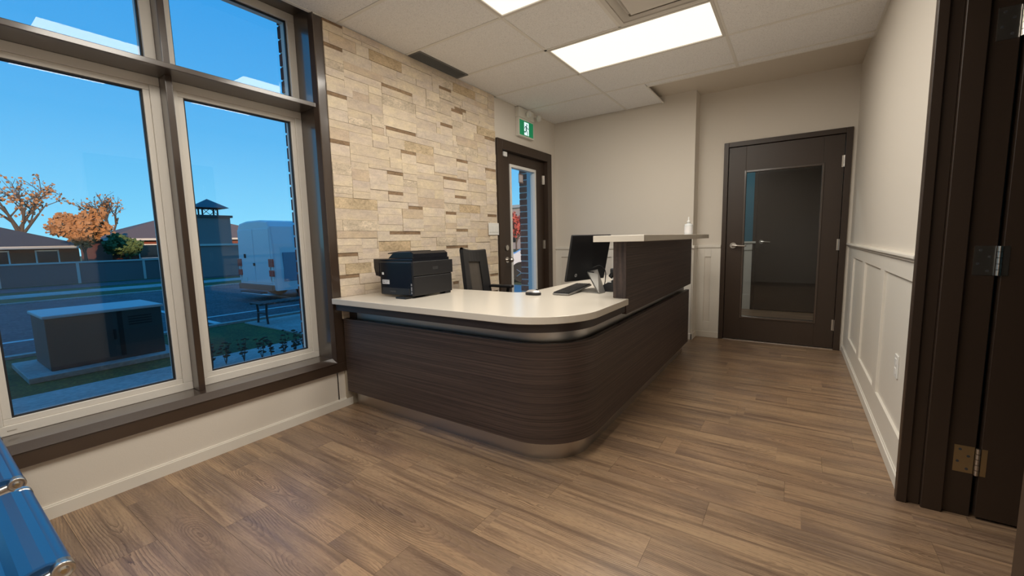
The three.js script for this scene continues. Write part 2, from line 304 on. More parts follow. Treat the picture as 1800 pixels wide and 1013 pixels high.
  for (let r = NR - 1; r >= 0; r--) for (let c = 0; c < NC; c++) {
    if (occ[r * NC + c]) continue;
    let run = 0; while (c + run < NC && !occ[r * NC + c + run] && run < 48) run++;
    let w = [15, 20, 24, 28, 31, 34][Math.floor(R() * 6)]; if (w > run) w = run; if (run - w < 9) w = run <= 40 ? run : Math.floor(run / 2);
    let h = R() < 0.66 ? 3 : 2; while (h > 1 && !free(r - h + 1, c, h, w)) h--;
    if (r - h + 1 < 0) h = r + 1;
    const q = R(); put(r - h + 1, c, h, w, q < 0.10 ? 'p' : q < 0.15 ? 'g' : 'c');
  }
  const C = { c: [[0.68, 0.615, 0.52, stoneTexA], [0.72, 0.655, 0.565, stoneTexA], [0.65, 0.585, 0.49, stoneTexA], [0.70, 0.645, 0.56, stoneTexA]], p: [[0.62, 0.535, 0.43, stoneTexA]], g: [[0.74, 0.66, 0.56, stoneTexB]], t: [[0.62, 0.50, 0.35, stoneTexB], [0.66, 0.55, 0.40, stoneTexB]], a: [[0.31, 0.215, 0.14, stoneTexB], [0.36, 0.26, 0.17, stoneTexB]] };
  for (const k in C) C[k] = C[k].map(c => std(lin(Math.min(1, c[0] * 1.28), c[1] * 1.28, c[2] * 1.28), 0.82, { map: c[3] }));
  mesh('stone_backing', bx(XW, XW + 0.012, 0.0, YC, -S1, -S0), std(lin(0.40, 0.34, 0.26), 0.9), wallLeft);
  for (const [r, c, h, w, k] of list) {
    const y0 = yA + (r + r0) * u, y1 = Math.min(y0 + h * u, YC - 0.003), z1 = -(S0 + c * 0.01), z0 = -(S0 + (c + w) * 0.01), t = k === 'a' ? 0.014 + R() * 0.003 : 0.016 + R() * 0.007, g = 0.0007;
    if (y1 - y0 < 0.006) continue;
    mesh('stone', bx(XW + 0.004, XW + t + 0.008, y0 + g, y1 - g, z0 + g, z1 - g, 1, R() * 3, R() * 3), C[k][Math.floor(R() * C[k].length)], wallLeft);
  }
}
{ // baseboard under the window
  struct('baseboard_left', [bx(XW, XW + 0.013, 0, 0.056, -1.80, 1.6), bx(XW, XW + 0.008, 0.056, 0.063, -1.80, 1.6)], M.wains);
}
{ // brown window surround: casing, liner, mullions, transom bar
  const t = structG('trim_1'), xf = -2.665, b = 0.0;
  const ring = (name, y0, y1, z0, z1) => mesh(name, rb(-2.70, xf, y0, y1, z0, z1, 0.003), M.brown, t);
  ring('casing', WY0 - 0.096, WY0 - 0.031, WZ0 - 0.082, WZ1 + 0.082);
  ring('casing', WY0 - 0.031, YC - 0.004, WZ0 - 0.082, WZ0 - 0.012);
  ring('casing', WY0 - 0.031, YC - 0.004, WZ1 + 0.012, WZ1 + 0.082);
  // bevelled inner edge
  mesh('casing_edge', slab([xf, WY0 - 0.033, WZ0 - 0.012], [xf, WY0 - 0.033, WZ1 + 0.012], [-2.70, WY0, WZ1], [-2.70, WY0, WZ0], 0.01), M.brown, t);
  mesh('casing_edge', slab([xf, WY0 - 0.033, WZ0 - 0.014], [-2.70, WY0, WZ0], [-2.70, WY1, WZ0], [xf, WY1, WZ0 - 0.014], 0.01), M.brown, t);
  mesh('sill', bx(XO + 0.05, -2.70, WY0 - 0.02, WY0, WZ0, WZ1), M.brown, t);
  mesh('jamb', bx(XG - 0.03, -2.70, WY0, WY1, WZ0 - 0.012, WZ0), M.brown, t);
  mesh('jamb', bx(XG - 0.03, -2.70, WY0, WY1, WZ1, WZ1 + 0.012), M.brown, t);
  mesh('head', bx(XG - 0.03, -2.665, WY1, WY1 + 0.012, WZ0, WZ1), M.brown, t);
  mesh('transom_bar', rb(XG - 0.02, -2.682, 2.09, 2.118, WZ0, WZ1, 0.003), M.brown, t);
  for (const z of [-0.93, -0.148]) { mesh('mullion', rb(XG - 0.03, -2.787, WY0, 2.09, z, z + 0.032, 0.003), M.brown, t); mesh('mullion', rb(XG - 0.03, -2.787, 2.118, WY1, z, z + 0.032, 0.003), M.brown, t); }
}
const pane = (x, y0, y1, z0, z1) => { const g = new THREE.PlaneGeometry(Math.abs(z1 - z0), y1 - y0); g.rotateY(PI / 2); g.translate(x, (y0 + y1) / 2, (z0 + z1) / 2); return g; };
function windowUnit(n, z0, z1, y0, y1, fw, sash) {
  const g = structG('window_' + n), xo = XG, ring = (a, x0, x1, w, mat, name) => {
    const [za, zb, ya, yb] = a; const q = [rb(x0, x1, ya, ya + w, za, zb, 0.003), rb(x0, x1, yb - w, yb, za, zb, 0.003), rb(x0, x1, ya + w, yb - w, za, za + w, 0.003), rb(x0, x1, ya + w, yb - w, zb - w, zb, 0.003)];
    return mesh(name, q, mat, g);
  };
  ring([z0, z1, y0, y1], xo - 0.09, xo, fw, M.vinyl, 'frame');
  const i = fw, s = [z0 + i, z1 - i, y0 + i, y1 - i]; if (sash) ring(s, xo - 0.07, xo - 0.008, sash, M.vinyl, 'sash');
  const k = i + (sash || 0), p = [z0 + k, z1 - k, y0 + k, y1 - k]; ring(p, xo - 0.035, xo - 0.016, 0.008, M.gasket, 'gasket');
  mesh('pane', pane(xo - 0.026, p[2] + 0.002, p[3] - 0.002, p[0] + 0.002, p[1] - 0.002), M.glass, g);
  return g;
}
const bays = [[WZ0, -0.93], [-0.898, -0.148], [-0.116, WZ1]];
let wn = 0; const lower = [];
for (const [a, b] of bays) { lower.push(windowUnit(++wn, a, b, WY0, 2.09, 0.045, 0.028)); windowUnit(++wn, a, b, 2.118, WY1, 0.05, 0); }
{ // maker's mark on the sash of the middle bay
  const c = document.createElement('canvas'); c.width = 128; c.height = 32; const x = c.getContext('2d'); x.fillStyle = '#cbc3b6'; x.fillRect(0, 0, 128, 32); x.fillStyle = '#4a4642'; x.fillRect(6, 8, 10, 16); for (let i = 0; i < 7; i++) x.fillRect(24 + i * 13, 12, 9, 10);
  const t = new THREE.CanvasTexture(c); t.colorSpace = THREE.SRGBColorSpace;
  const g = new THREE.PlaneGeometry(0.03, 0.0065); g.rotateY(PI / 2); g.translate(XG + 0.0006, WY0 + 0.022, -0.215); mesh('maker_mark', g, std(0xffffff, 0.5, { map: t }), lower[1]);
}
{ // brick return of the outside wall beside the window, brick by brick
  const g = structG('wall_outside'); mesh('mortar_bed', bx(XO - 0.10, XO, GY, 3.1, WZ0 - 0.35, WZ0 - 0.050), M.mortar, g);
  for (let k = 0; k < 36; k++) { const y = GY + 0.01 + k * 0.094; mesh('brick', bx(XO - 0.106, XO + 0.0, y, y + 0.078, WZ0 - 0.25, WZ0 - 0.043, 1, k * 0.37, 0), k % 3 ? M.brickDark : M.brick, g); }
  // the storeys above and the wings of the building
  mesh('upper_storey', bx(XO - 0.02, 3.0, 3.0, 8.4, -7.95, 26), M.brick, g);
  mesh('end_wall', bx(XO, 3.0, GY, 3.0, -8.05, -7.95), M.brick, g); mesh('wing', bx(XO, 3.0, GY, 3.0, 2.2, 26), M.brick, g); mesh('foundation', bx(XO - 0.01, 3.0, -0.9, -0.2, -7.95, 26), M.concrete, g);
  mesh('back_wall', bx(2.6, 2.9, -0.2, 3.0, -7.75, 2.2), M.brick, g);
}
// ---------------------------------------------------------------- other walls
{
  const w = structG('wall_back'); // projecting part behind the desk, then the alcove with the glazed door
  mesh('wall_panel', bx(XW, JOG, 0, 3.0, -5.42, ZL), M.wall, w);
  mesh('wall_panel', bx(JOG, -0.693, 0, 3.0, -5.42, ZB), M.wall, w); mesh('wall_panel', bx(0.414, 2.6, 0, 3.0, -5.42, ZB), M.wall, w); mesh('wall_panel', bx(-0.693, 0.414, 2.185, 3.0, -5.42, ZB), M.wall, w);
  // wainscot behind the desk
  const f = 0.012; const board = (x0, x1, y0, y1, z) => mesh('wainscot_board', rb(x0, x1, y0, y1, z, z + f, 0.002), M.wains, w);
  for (const [x0, x1] of [[XW, -2.60], [-1.90, -1.80], [-1.06, JOG]]) board(x0, x1, 0.0, 1.045, ZL);
  for (const [x0, x1] of [[-2.60, -1.90], [-1.80, -1.06]]) { board(x0, x1, 0.945, 1.045, ZL); board(x0, x1, 0.0, 0.20, ZL); }
  mesh('chair_rail', [rb(XW, JOG + 0.022, 1.045, 1.078, ZL, ZL + 0.024, 0.005), rb(JOG, JOG + 0.022, 1.045, 1.078, ZB, ZL, 0.005)], M.wains, w);
  mesh('wainscot_board', rb(JOG, JOG + f, 0.0, 1.045, ZB, ZL, 0.002), M.wains, w);
  // narrow panel beside the glazed door
  board(JOG, -0.862, 0.0, 1.045, ZB); board(-0.795, -0.695, 0.0, 1.045, ZB); board(-0.862, -0.795, 0.942, 1.045, ZB); board(-0.862, -0.795, 0.0, 0.187, ZB);
  mesh('chair_rail', rb(JOG, -0.695, 1.045, 1.078, ZB, ZB + 0.024, 0.005), M.wains, w);
  mesh('base_moulding', [rb(JOG, -0.695, 0, 0.07, ZB, ZB + 0.022, 0.004), rb(JOG, JOG + 0.022, 0, 0.07, ZB, ZL + 0.022, 0.004), rb(XW, JOG + 0.02, 0, 0.07, ZL, ZL + 0.022, 0.004)], M.wains, w);
}
const RJ0 = -2.33, RJ1 = -1.30; // right-hand doorway
{
  const w = structG('wall_right');
  mesh('wall_panel', bx(XR + 0.005, XR + 0.20, 1.06, 3.0, -5.3, RJ0 - 0.06), M.wall, w);
  mesh('wall_panel', bx(XR + 0.014, XR + 0.20, 0, 1.06, -5.3, RJ0 - 0.06), M.wains, w);
  mesh('wall_panel', bx(XR + 0.005, XR + 0.20, 2.16, 3.0, RJ0 - 0.06, RJ1 + 0.06), M.wall, w);
  mesh('wall_panel', bx(XR + 0.005, XR + 0.20, 0, 3.0, RJ1 + 0.06, 1.72), M.wall, w);
  const bd = (y0, y1, z0, z1) => mesh('wainscot_board', rb(XR, XR + 0.016, y0, y1, z0, z1, 0.002), M.wains, w);
  const ps = [[-4.84, -4.215], [-4.085, -3.375], [-3.25, -2.50]];
  bd(0.955, 1.045, -5.26, -2.43); bd(0.0, 0.215, -5.26, -2.43);
  for (const [a, b] of [[-5.26, -4.84], [-4.215, -4.085], [-3.375, -3.25], [-2.50, -2.43]]) bd(0.215, 0.955, a, b);
  mesh('chair_rail', [rb(XR - 0.012, XR + 0.012, 1.045, 1.062, -5.26, -2.425, 0.004), rb(XR - 0.026, XR + 0.012, 1.060, 1.078, -5.26, -2.415, 0.006)], M.wains, w);
  const bb = structG('baseboard_right'); mesh('moulding', [rb(XR - 0.012, XR, 0, 0.06, -5.24, -2.425, 0.003), rb(XR - 0.006, XR, 0.06, 0.07, -5.24, -2.425, 0.003)], M.wains, bb);
  const wf = structG('wall_front'); mesh('wall_panel', bx(XO, 2.6, -0.2, 3.0, 1.70, 1.90), M.wall, wf);
}
{ // corridor behind the glazed door and the room behind the right-hand door
  const c = structG('wall_corridor');
  mesh('wall_panel', bx(-1.6, -0.50, 1.06, 2.9, -7.72, -7.6), M.teal, c); mesh('wall_panel', bx(-1.6, -0.50, 0, 1.06, -7.72, -7.6), M.wains, c);
  mesh('wall_panel', bx(0.52, 1.2, 0, 2.9, -7.72, -7.6), M.teal, c); mesh('wall_panel', bx(-0.50, 0.52, 2.15, 2.9, -7.72, -7.6), M.teal, c);
  mesh('wall_panel', bx(-1.3, -1.2, 0, 2.9, -7.72, -5.42), M.teal, c); mesh('wall_panel', bx(1.1, 1.2, 0, 2.9, -7.72, -5.42), M.teal, c);
  const bd = (x0, x1, y0, y1) => mesh('wainscot_board', rb(x0, x1, y0, y1, -7.6, -7.588, 0.002), M.wains, c);
  bd(-1.2, -0.50, 0.945, 1.05); bd(-1.2, -0.50, 0, 0.235); bd(-0.56, -0.50, 0.235, 0.945); bd(-1.2, -0.67, 0.235, 0.945);
  mesh('chair_rail', rb(-1.2, -0.50, 1.05, 1.08, -7.6, -7.575, 0.005), M.wains, c);
  mesh('corridor_ceiling', bx(-1.3, 1.2, 2.7, 2.78, -7.72, -5.42), M.dry, c);
  const s = structG('wall_side_room'); mesh('wall_panel', bx(2.4, 2.6, 0, 3.0, -5.3, 1.72), M.teal, s); mesh('side_ceiling', bx(XR + 0.2, 2.6, 2.7, 2.78, -5.3, 1.72), M.dry, s); mesh('wall_panel', bx(XR + 0.2, 2.6, 0, 2.7, -3.7, -3.6), M.teal, s);
}

// ---------------------------------------------------------------- ceiling
{
  const c = structG('ceiling'); const zr = [1.70, 1.18, 0.57, -0.04, -0.65, -1.26, -1.87, -2.48, -3.09, -3.70, -4.31], xc = [XW, -1.72, -0.50, XR + 0.01], e = 0.012, y = YC + 0.004;
  const lit = z => z === 0.57 || z === -0.65 || z === -1.87 || z === -3.09;
  const tile = (x0, x1, z0, z1) => mesh('ceiling_tile', bx(x0 + e * 0.4, x1 - e * 0.4, y, y + 0.016, z0 + e * 0.4, z1 - e * 0.4, 1, (x0 * 3.7 + z0) % 1, (z0 * 2.3) % 1), M.tile, c);
  for (let i = 0; i < zr.length - 1; i++) for (let j = 0; j < 3; j++) {
    if (j === 1 && lit(zr[i])) continue;
    if (j === 1 && zr[i] === -2.48) { tile(-1.72, -1.11, zr[i + 1], zr[i]); continue; }
    tile(xc[j], xc[j + 1], zr[i + 1], zr[i]);
  }
  tile(XW, -1.72, ZL + 0.01, -4.31); tile(-1.72, -1.30, ZL + 0.01, -4.31); tile(-1.30, -0.50, -4.42, -4.31); tile(-0.50, XR + 0.01, -4.42, -4.31);
  const bar = (x0, x1, z0, z1) => mesh('tee_bar', bx(x0, x1, YC, YC + 0.01, z0, z1), M.tee, c);
  for (const z of zr.slice(1)) bar(XW, XR + 0.005, z - e, z + e);
  for (const x of [-1.72, -0.50]) bar(x - e, x + e, x < -1.3 ? ZL : -4.43, 1.7);
  bar(-1.11 - e, -1.11 + e, -3.09, -2.48);
  bar(XW, XW + 0.02, ZL, 1.7); bar(XR - 0.012, XR + 0.006, -4.43, 1.7);
  bar(-1.30, XR + 0.005, -4.43, -4.412); bar(-1.31, -1.295, ZL, -4.42);
  mesh('drywall_ceiling', bx(-1.36, XR + 0.2, 2.752, 2.80, -5.42, -4.36), M.dry, c);
  mesh('ceiling_deck', bx(-2.9, 2.6, 2.86, 2.98, -5.42, 1.9), M.darkGrey, c);
}
function panelLight(label, z1) { // 2 x 4 ft panel
  const t = thing('ceiling_light', label, 'light', [-1.11, YC, z1 - 0.305], 0, 'recessed ceiling light panels');
  const w = 0.585, d = 0.28;
  mesh('frame', [bx(-0.605, -w, -0.004, 0.02, -0.3, 0.3), bx(w, 0.605, -0.004, 0.02, -0.3, 0.3), bx(-w, w, -0.004, 0.02, -0.3, -d), bx(-w, w, -0.004, 0.02, d, 0.3)], M.paintedMetal, t);
  mesh('housing', bx(-0.6, 0.6, 0.016, 0.06, -0.3, 0.3), M.paintedMetal, t);
  mesh('diffuser', bx(-w, w, 0.004, 0.012, -d, d), std(lin(0.8, 0.78, 0.7), 0.6, { emissive: lin(1.0, 0.92, 0.78), emissiveIntensity: 0.6 }), t);
  const l = new THREE.RectAreaLight(LAMP.color, LAMP.radiance, 2 * w, 2 * d); l.position.set(0, -0.006, 0); l.rotation.x = -PI / 2; t.add(l);
}
panelLight('glowing ceiling light panel between the square air diffuser and the glazed door', -3.09);
panelLight('glowing ceiling light panel beside the square air diffuser, over the curved desk end', -1.87);
panelLight('glowing ceiling light panel over the middle of the waiting area', -0.65);
panelLight('glowing ceiling light panel over the blue waiting chairs', 0.57);
{
  const t = thing('air_diffuser', 'square white stepped air diffuser set in the ceiling between light panels', 'air vent', [-0.805, YC, -2.785]);
  const ring = (r, w, y0, y1) => [bx(-r, r, y0, y1, -r, -r + w), bx(-r, r, y0, y1, r - w, r), bx(-r, -r + w, y0, y1, -r + w, r - w), bx(r - w, r, y0, y1, -r + w, r - w)];
  mesh('frame', ring(0.293, 0.03, -0.003, 0.012), M.paintedMetal, t); mesh('back_pan', bx(-0.29, 0.29, 0.05, 0.06, -0.29, 0.29), M.paintedMetal, t);
  const cone = (r0, r1, y0, y1) => { const g = new THREE.CylinderGeometry(r1 * Math.SQRT2, r0 * Math.SQRT2, y1 - y0, 4, 1, true); g.rotateY(PI / 4); g.translate(0, (y0 + y1) / 2, 0); return g.toNonIndexed(); };
  const dm = M.paintedMetal.clone(); dm.side = THREE.DoubleSide;
  mesh('louvre', cone(0.262, 0.235, 0.006, 0.05), dm, t); mesh('louvre', cone(0.20, 0.225, -0.002, 0.03), dm, t); mesh('centre_plate', bx(-0.185, 0.185, -0.002, 0.006, -0.185, 0.185), M.paintedMetal, t);
}
{
  const t = thing('return_grille', 'dark grey linear air grille in ceiling along the stone wall', 'air vent', [-2.587, YC, -2.79]);
  mesh('frame', [bx(-0.066, -0.058, -0.004, 0.01, -0.30, 0.30), bx(0.058, 0.066, -0.004, 0.01, -0.30, 0.30), bx(-0.058, 0.058, -0.004, 0.01, -0.30, -0.292), bx(-0.058, 0.058, -0.004, 0.01, 0.292, 0.30)], M.grille, t);
  mesh('backing', bx(-0.06, 0.06, 0.009, 0.012, -0.296, 0.296), M.grille, t);
  for (let i = 0; i < 12; i++) { const g = new THREE.BoxGeometry(0.0018, 0.012, 0.584); g.rotateZ(0.6); g.translate(-0.053 + i * 0.0096, 0.002, 0); mesh('slat', g, M.grille, t); }
}

// ---------------------------------------------------------------- doors
function hinge(parent, x, y, z, axis) { const h = 0.11; return mesh('hinge', [cyl(0.008, 0.008, h, x, y, z, 'y', 12), axis === 'x' ? bx(x - 0.02, x + 0.02, y - h / 2, y + h / 2, z - 0.006, z - 0.003) : bx(x - 0.003, x + 0.001, y - h / 2, y + h / 2, z - 0.02, z + 0.02)], M.nickel, parent); }
{ // glazed exit door in the left wall
  const d = structG('door_1');
  const fr = (y0, y1, z0, z1) => mesh('door_frame', rb(-2.90, XW + 0.028, y0, y1, z0, z1, 0.003), M.doorBrown, d);
  fr(0, 2.268, -4.89, -4.785); fr(0, 2.268, -3.795, -3.70); fr(2.165, 2.268, -4.785, -3.795);
  const stop = -2.72, lf = (y0, y1, z0, z1) => rb(stop - 0.045, stop, y0, y1, z0, z1, 0.002);
  mesh('leaf', [lf(0.01, 2.16, -4.004, -3.80), lf(0.01, 2.16, -4.78, -4.577), lf(2.036, 2.16, -4.577, -4.004), lf(0.01, 0.42, -4.577, -4.004)], M.doorBrown, d);
  const lw = (y0, y1, z0, z1) => rb(stop - 0.055, stop + 0.012, y0, y1, z0, z1, 0.003);
  mesh('glazing_bead', [lw(0.40, 2.041, -4.034, -4.004), lw(0.40, 2.041, -4.577, -4.547), lw(2.008, 2.041, -4.547, -4.034), lw(0.40, 0.43, -4.547, -4.034)], M.whitePlastic, d);
  mesh('pane', pane(stop - 0.0235, 0.43, 2.008, -4.547, -4.034), M.glass, d);
  mesh('window_sticker', bx(stop - 0.022, stop - 0.0215, 1.855, 1.965, -4.33, -4.23), std(lin(0.20, 0.13, 0.12), 0.5), d); mesh('window_sticker', bx(stop - 0.0212, stop - 0.0208, 1.87, 1.95, -4.32, -4.24), std(lin(0.55, 0.5, 0.52), 0.5), d);
  for (const y of [1.94, 1.12, 0.3]) mesh('hinge', [cyl(0.009, 0.009, 0.11, stop + 0.012, y, -4.775, 'y', 12), bx(stop - 0.001, stop + 0.004, y - 0.055, y + 0.055, -4.775, -4.745)], M.nickel, d);
  const k = mesh('door_knob', [cyl(0.034, 0.034, 0.012, stop + 0.006, 0.961, -3.91, 'x'), cyl(0.014, 0.014, 0.05, stop + 0.03, 0.961, -3.91, 'x')], M.nickel, d); mesh('knob_ball', lathe([[0, -0.03], [0.02, -0.024], [0.03, -0.004], [0.026, 0.014], [0.012, 0.026], [0, 0.028]], 0, 0, 0).rotateZ(-PI / 2).translate(stop + 0.068, 0.961, -3.91), M.nickel, k);
  mesh('deadbolt', [cyl(0.032, 0.03, 0.016, stop + 0.008, 1.10, -3.91, 'x'), bx(stop + 0.014, stop + 0.034, 1.085, 1.115, -3.867, -3.857)], M.nickel, d);
  mesh('contact_sensor', rb(stop, stop + 0.03, 2.105, 2.155, -3.93, -3.86, 0.004), M.whitePlastic, d);
}
{ // glazed inner door in the alcove
  const d = structG('door_2'), fr = (x0, x1, y0, y1) => mesh('door_frame', rb(x0, x1, y0, y1, -5.42, ZB + 0.02, 0.003), M.doorBrown, d);
  fr(-0.693, -0.648, 0, 2.185); fr(0.362, 0.414, 0, 2.185); fr(-0.648, 0.362, 2.135, 2.185);
  const z0 = ZB - 0.045, z1 = ZB, lf = (x0, x1, y0, y1) => rb(x0, x1, y0, y1, z0, z1, 0.002);
  mesh('leaf', [lf(-0.644, -0.478, 0.012, 2.13), lf(0.196, 0.358, 0.012, 2.13), lf(-0.478, 0.196, 1.862, 2.13), lf(-0.478, 0.196, 0.012, 0.268)], M.doorBrown, d);
  const bd = (x0, x1, y0, y1) => rb(x0, x1, y0, y1, z0 - 0.008, z1 + 0.010, 0.003);
  mesh('glazing_bead', [bd(-0.49, -0.470, 0.256, 1.874), bd(0.188, 0.208, 0.256, 1.874), bd(-0.470, 0.188, 1.852, 1.874), bd(-0.470, 0.188, 0.256, 0.278)], M.brown, d);
  { const g = new THREE.PlaneGeometry(0.658, 1.574); g.translate(-0.141, 1.065, z0 + 0.0225); mesh('pane', g, M.glass, d); }
  for (const y of [1.872, 1.065, 0.252]) hinge(d, 0.360, y, z1 + 0.008, 'x');
  const lv = (sgn, zf) => [cyl(0.032, 0.032, 0.012, -0.575, 1.068, zf + sgn * 0.006, 'z'), cyl(0.011, 0.011, 0.05, -0.575, 1.068, zf + sgn * 0.03, 'z', 14), tube([[-0.578, 1.068, zf + sgn * 0.052], [-0.54, 1.068, zf + sgn * 0.058], [-0.49, 1.064, zf + sgn * 0.054], [-0.455, 1.062, zf + sgn * 0.050]], 0.0095, 16, 10)];
  mesh('lever_handle', [...lv(1, z1), ...lv(-1, z0)], M.nickel, d);
  mesh('threshold', bx(-0.648, 0.362, 0, 0.008, -5.42, ZB + 0.01), M.nickel, d);
}
{ // door standing open in the right-hand doorway
  const d = structG('door_3'), xb = XR + 0.205;
  const fr = (x0, x1, y0, y1, z0, z1) => mesh('door_frame', rb(x0, x1, y0, y1, z0, z1, 0.003), M.doorBrown, d);
  fr(XR - 0.022, XR + 0.012, 0, 2.20, RJ0 - 0.075, RJ0 - 0.03); fr(XR - 0.022, XR + 0.012, 0, 2.20, RJ1 + 0.02, RJ1 + 0.075); fr(XR - 0.022, XR + 0.012, 2.14, 2.20, RJ0 - 0.03, RJ1 + 0.02);
  fr(XR + 0.012, XR + 0.055, 0, 2.14, RJ0 - 0.06, RJ0 - 0.045); fr(XR + 0.055, XR + 0.12, 0, 2.14, RJ0 - 0.06, RJ0 - 0.025); fr(XR + 0.12, xb, 0, 2.14, RJ0 - 0.06, RJ0 - 0.045);
  fr(XR + 0.012, xb, 0, 2.14, RJ1 + 0.035, RJ1 + 0.06); fr(XR + 0.012, xb, 2.14, 2.16, RJ0 - 0.06, RJ1 + 0.06);
  const leafZ = RJ0 - 0.035; mesh('leaf', rb(xb + 0.012, xb + 0.99, 0.012, 2.13, leafZ - 0.045, leafZ, 0.002), M.doorBrown, d);
  for (const [y, m] of [[1.93, M.nickel], [1.06, M.nickel], [0.245, M.brass]]) {
    const h = mesh('hinge', [bx(xb - 0.062, xb - 0.004, y - 0.057, y + 0.057, RJ0 - 0.0455, RJ0 - 0.0425), bx(xb + 0.0135, xb + 0.03, y - 0.057, y + 0.057, leafZ - 0.001, leafZ + 0.002)], m, d);
    for (let k = 0; k < 5; k++) mesh('knuckle', cyl(0.0075, 0.0075, 0.021, xb + 0.004, y - 0.046 + k * 0.023, RJ0 - 0.034, 'y', 12), M.nickel, h);
    for (const [a, b] of [[-0.045, 0.04], [-0.02, 0.015], [-0.05, -0.012], [-0.022, -0.04]]) mesh('screw', cyl(0.005, 0.005, 0.002, xb + a, y + b, RJ0 - 0.042, 'z', 10), M.darkGrey, h);
  }
}
{ // dark door at the far side of the corridor
  const d = structG('door_4'); mesh('door_frame', [bx(-0.56, -0.515, 0, 2.19, -7.72, -7.58), bx(0.47, 0.52, 0, 2.19, -7.72, -7.58), bx(-0.515, 0.47, 2.14, 2.19, -7.72, -7.58)], M.doorBrown, d);
  mesh('leaf', rb(-0.512, 0.467, 0.01, 2.138, -7.60, -7.55, 0.003), M.doorBrown, d);
  mesh('lever_handle', [cyl(0.03, 0.03, 0.012, -0.44, 1.072, -7.544, 'z'), cyl(0.011, 0.011, 0.05, -0.44, 1.072, -7.52, 'z', 12), tube([[-0.44, 1.072, -7.50], [-0.40, 1.072, -7.495], [-0.32, 1.066, -7.50]], 0.0095, 12, 8)], M.nickel, d);
}

// ---------------------------------------------------------------- reception desk
{
  const t = thing('reception_desk', 'dark wood-grain reception desk with rounded corner, steel bands and raised side', 'reception desk');
  const zE = -4.44;
  mesh('front_panel', ribbon(arcPath(-2.655, -1.755, -0.865, 0.33, zE), 0.118, 0.652, 0.03), M.lam, t);
  mesh('toe_kick', ribbon(arcPath(-2.65, -1.825, -0.925, 0.27, -4.47), 0.0, 0.125, 0.02), M.steel, t);
  mesh('steel_band', ribbon(arcPath(-2.58, -1.812, -0.915, 0.28, zE - 0.005), 0.60, 0.74, 0.015), M.steel, t);
  mesh('band_end_block', bx(-2.655, -2.58, 0.60, 0.724, -1.84, -1.806), M.lamEdge, t);
  mesh('subtop', ribbon(arcPath(-2.655, -1.70, -0.858, 0.35, -2.51), 0.722, 0.768, 0.09), M.lamEdge, t);
  mesh('subtop', ribbon([[-2.655, -2.47], [-1.61, -2.47], [-1.61, -4.44]], 0.722, 0.768, 0.03), M.lamEdge, t);
  const face = mesh('raised_panel', bx(-0.880, -0.852, 0.708, 1.158, -4.45, -2.5125), M.lam, t); void face;
  mesh('raised_panel', bx(-0.934, -0.880, 0.806, 1.158, -4.45, -2.5125), M.lam, t);
  mesh('end_panel', bx(-0.934, -0.853, 0.8075, 1.158, -2.5125, -2.505), M.lamV, t);
  mesh('carcass', [bx(-2.655, -1.25, 0.10, 0.722, -2.44, -2.42), bx(-1.60, -1.58, 0.0, 0.722, -4.44, -2.44), bx(-1.58, -0.93, 0.0, 0.722, -4.44, -4.42), bx(-2.655, -2.635, 0.1, 0.722, -2.42, -1.86)], M.lamEdge, t);
  // white worktops are separate slabs
  const out = arcPath(-2.655, -1.675, -0.838, 0.37, -2.51).concat([[-0.934, -2.51], [-0.934, -4.45], [-1.59, -4.45]]);
  for (let i = 0; i <= 8; i++) { const a = i / 8 * PI / 2; out.push([-1.59 - 0.12 * (1 - Math.cos(a)), -2.49 - 0.12 * (1 - Math.sin(a))]); }
  out.push([-2.655, -2.49]);
  tag(mesh('worktop', prism(out.reverse(), 0.768, 0.806, 0.0025), M.solid), 'white L-shaped worktop slab with rounded front corner, carrying printer and monitor', 'worktop');
  tag(mesh('transaction_counter', prism([[-1.023, -2.40], [-0.714, -2.40], [-0.714, -4.55], [-1.023, -4.55]], 1.158, 1.196, 0.0025), M.solid), 'long narrow white counter slab on top of the raised desk side', 'counter');
}

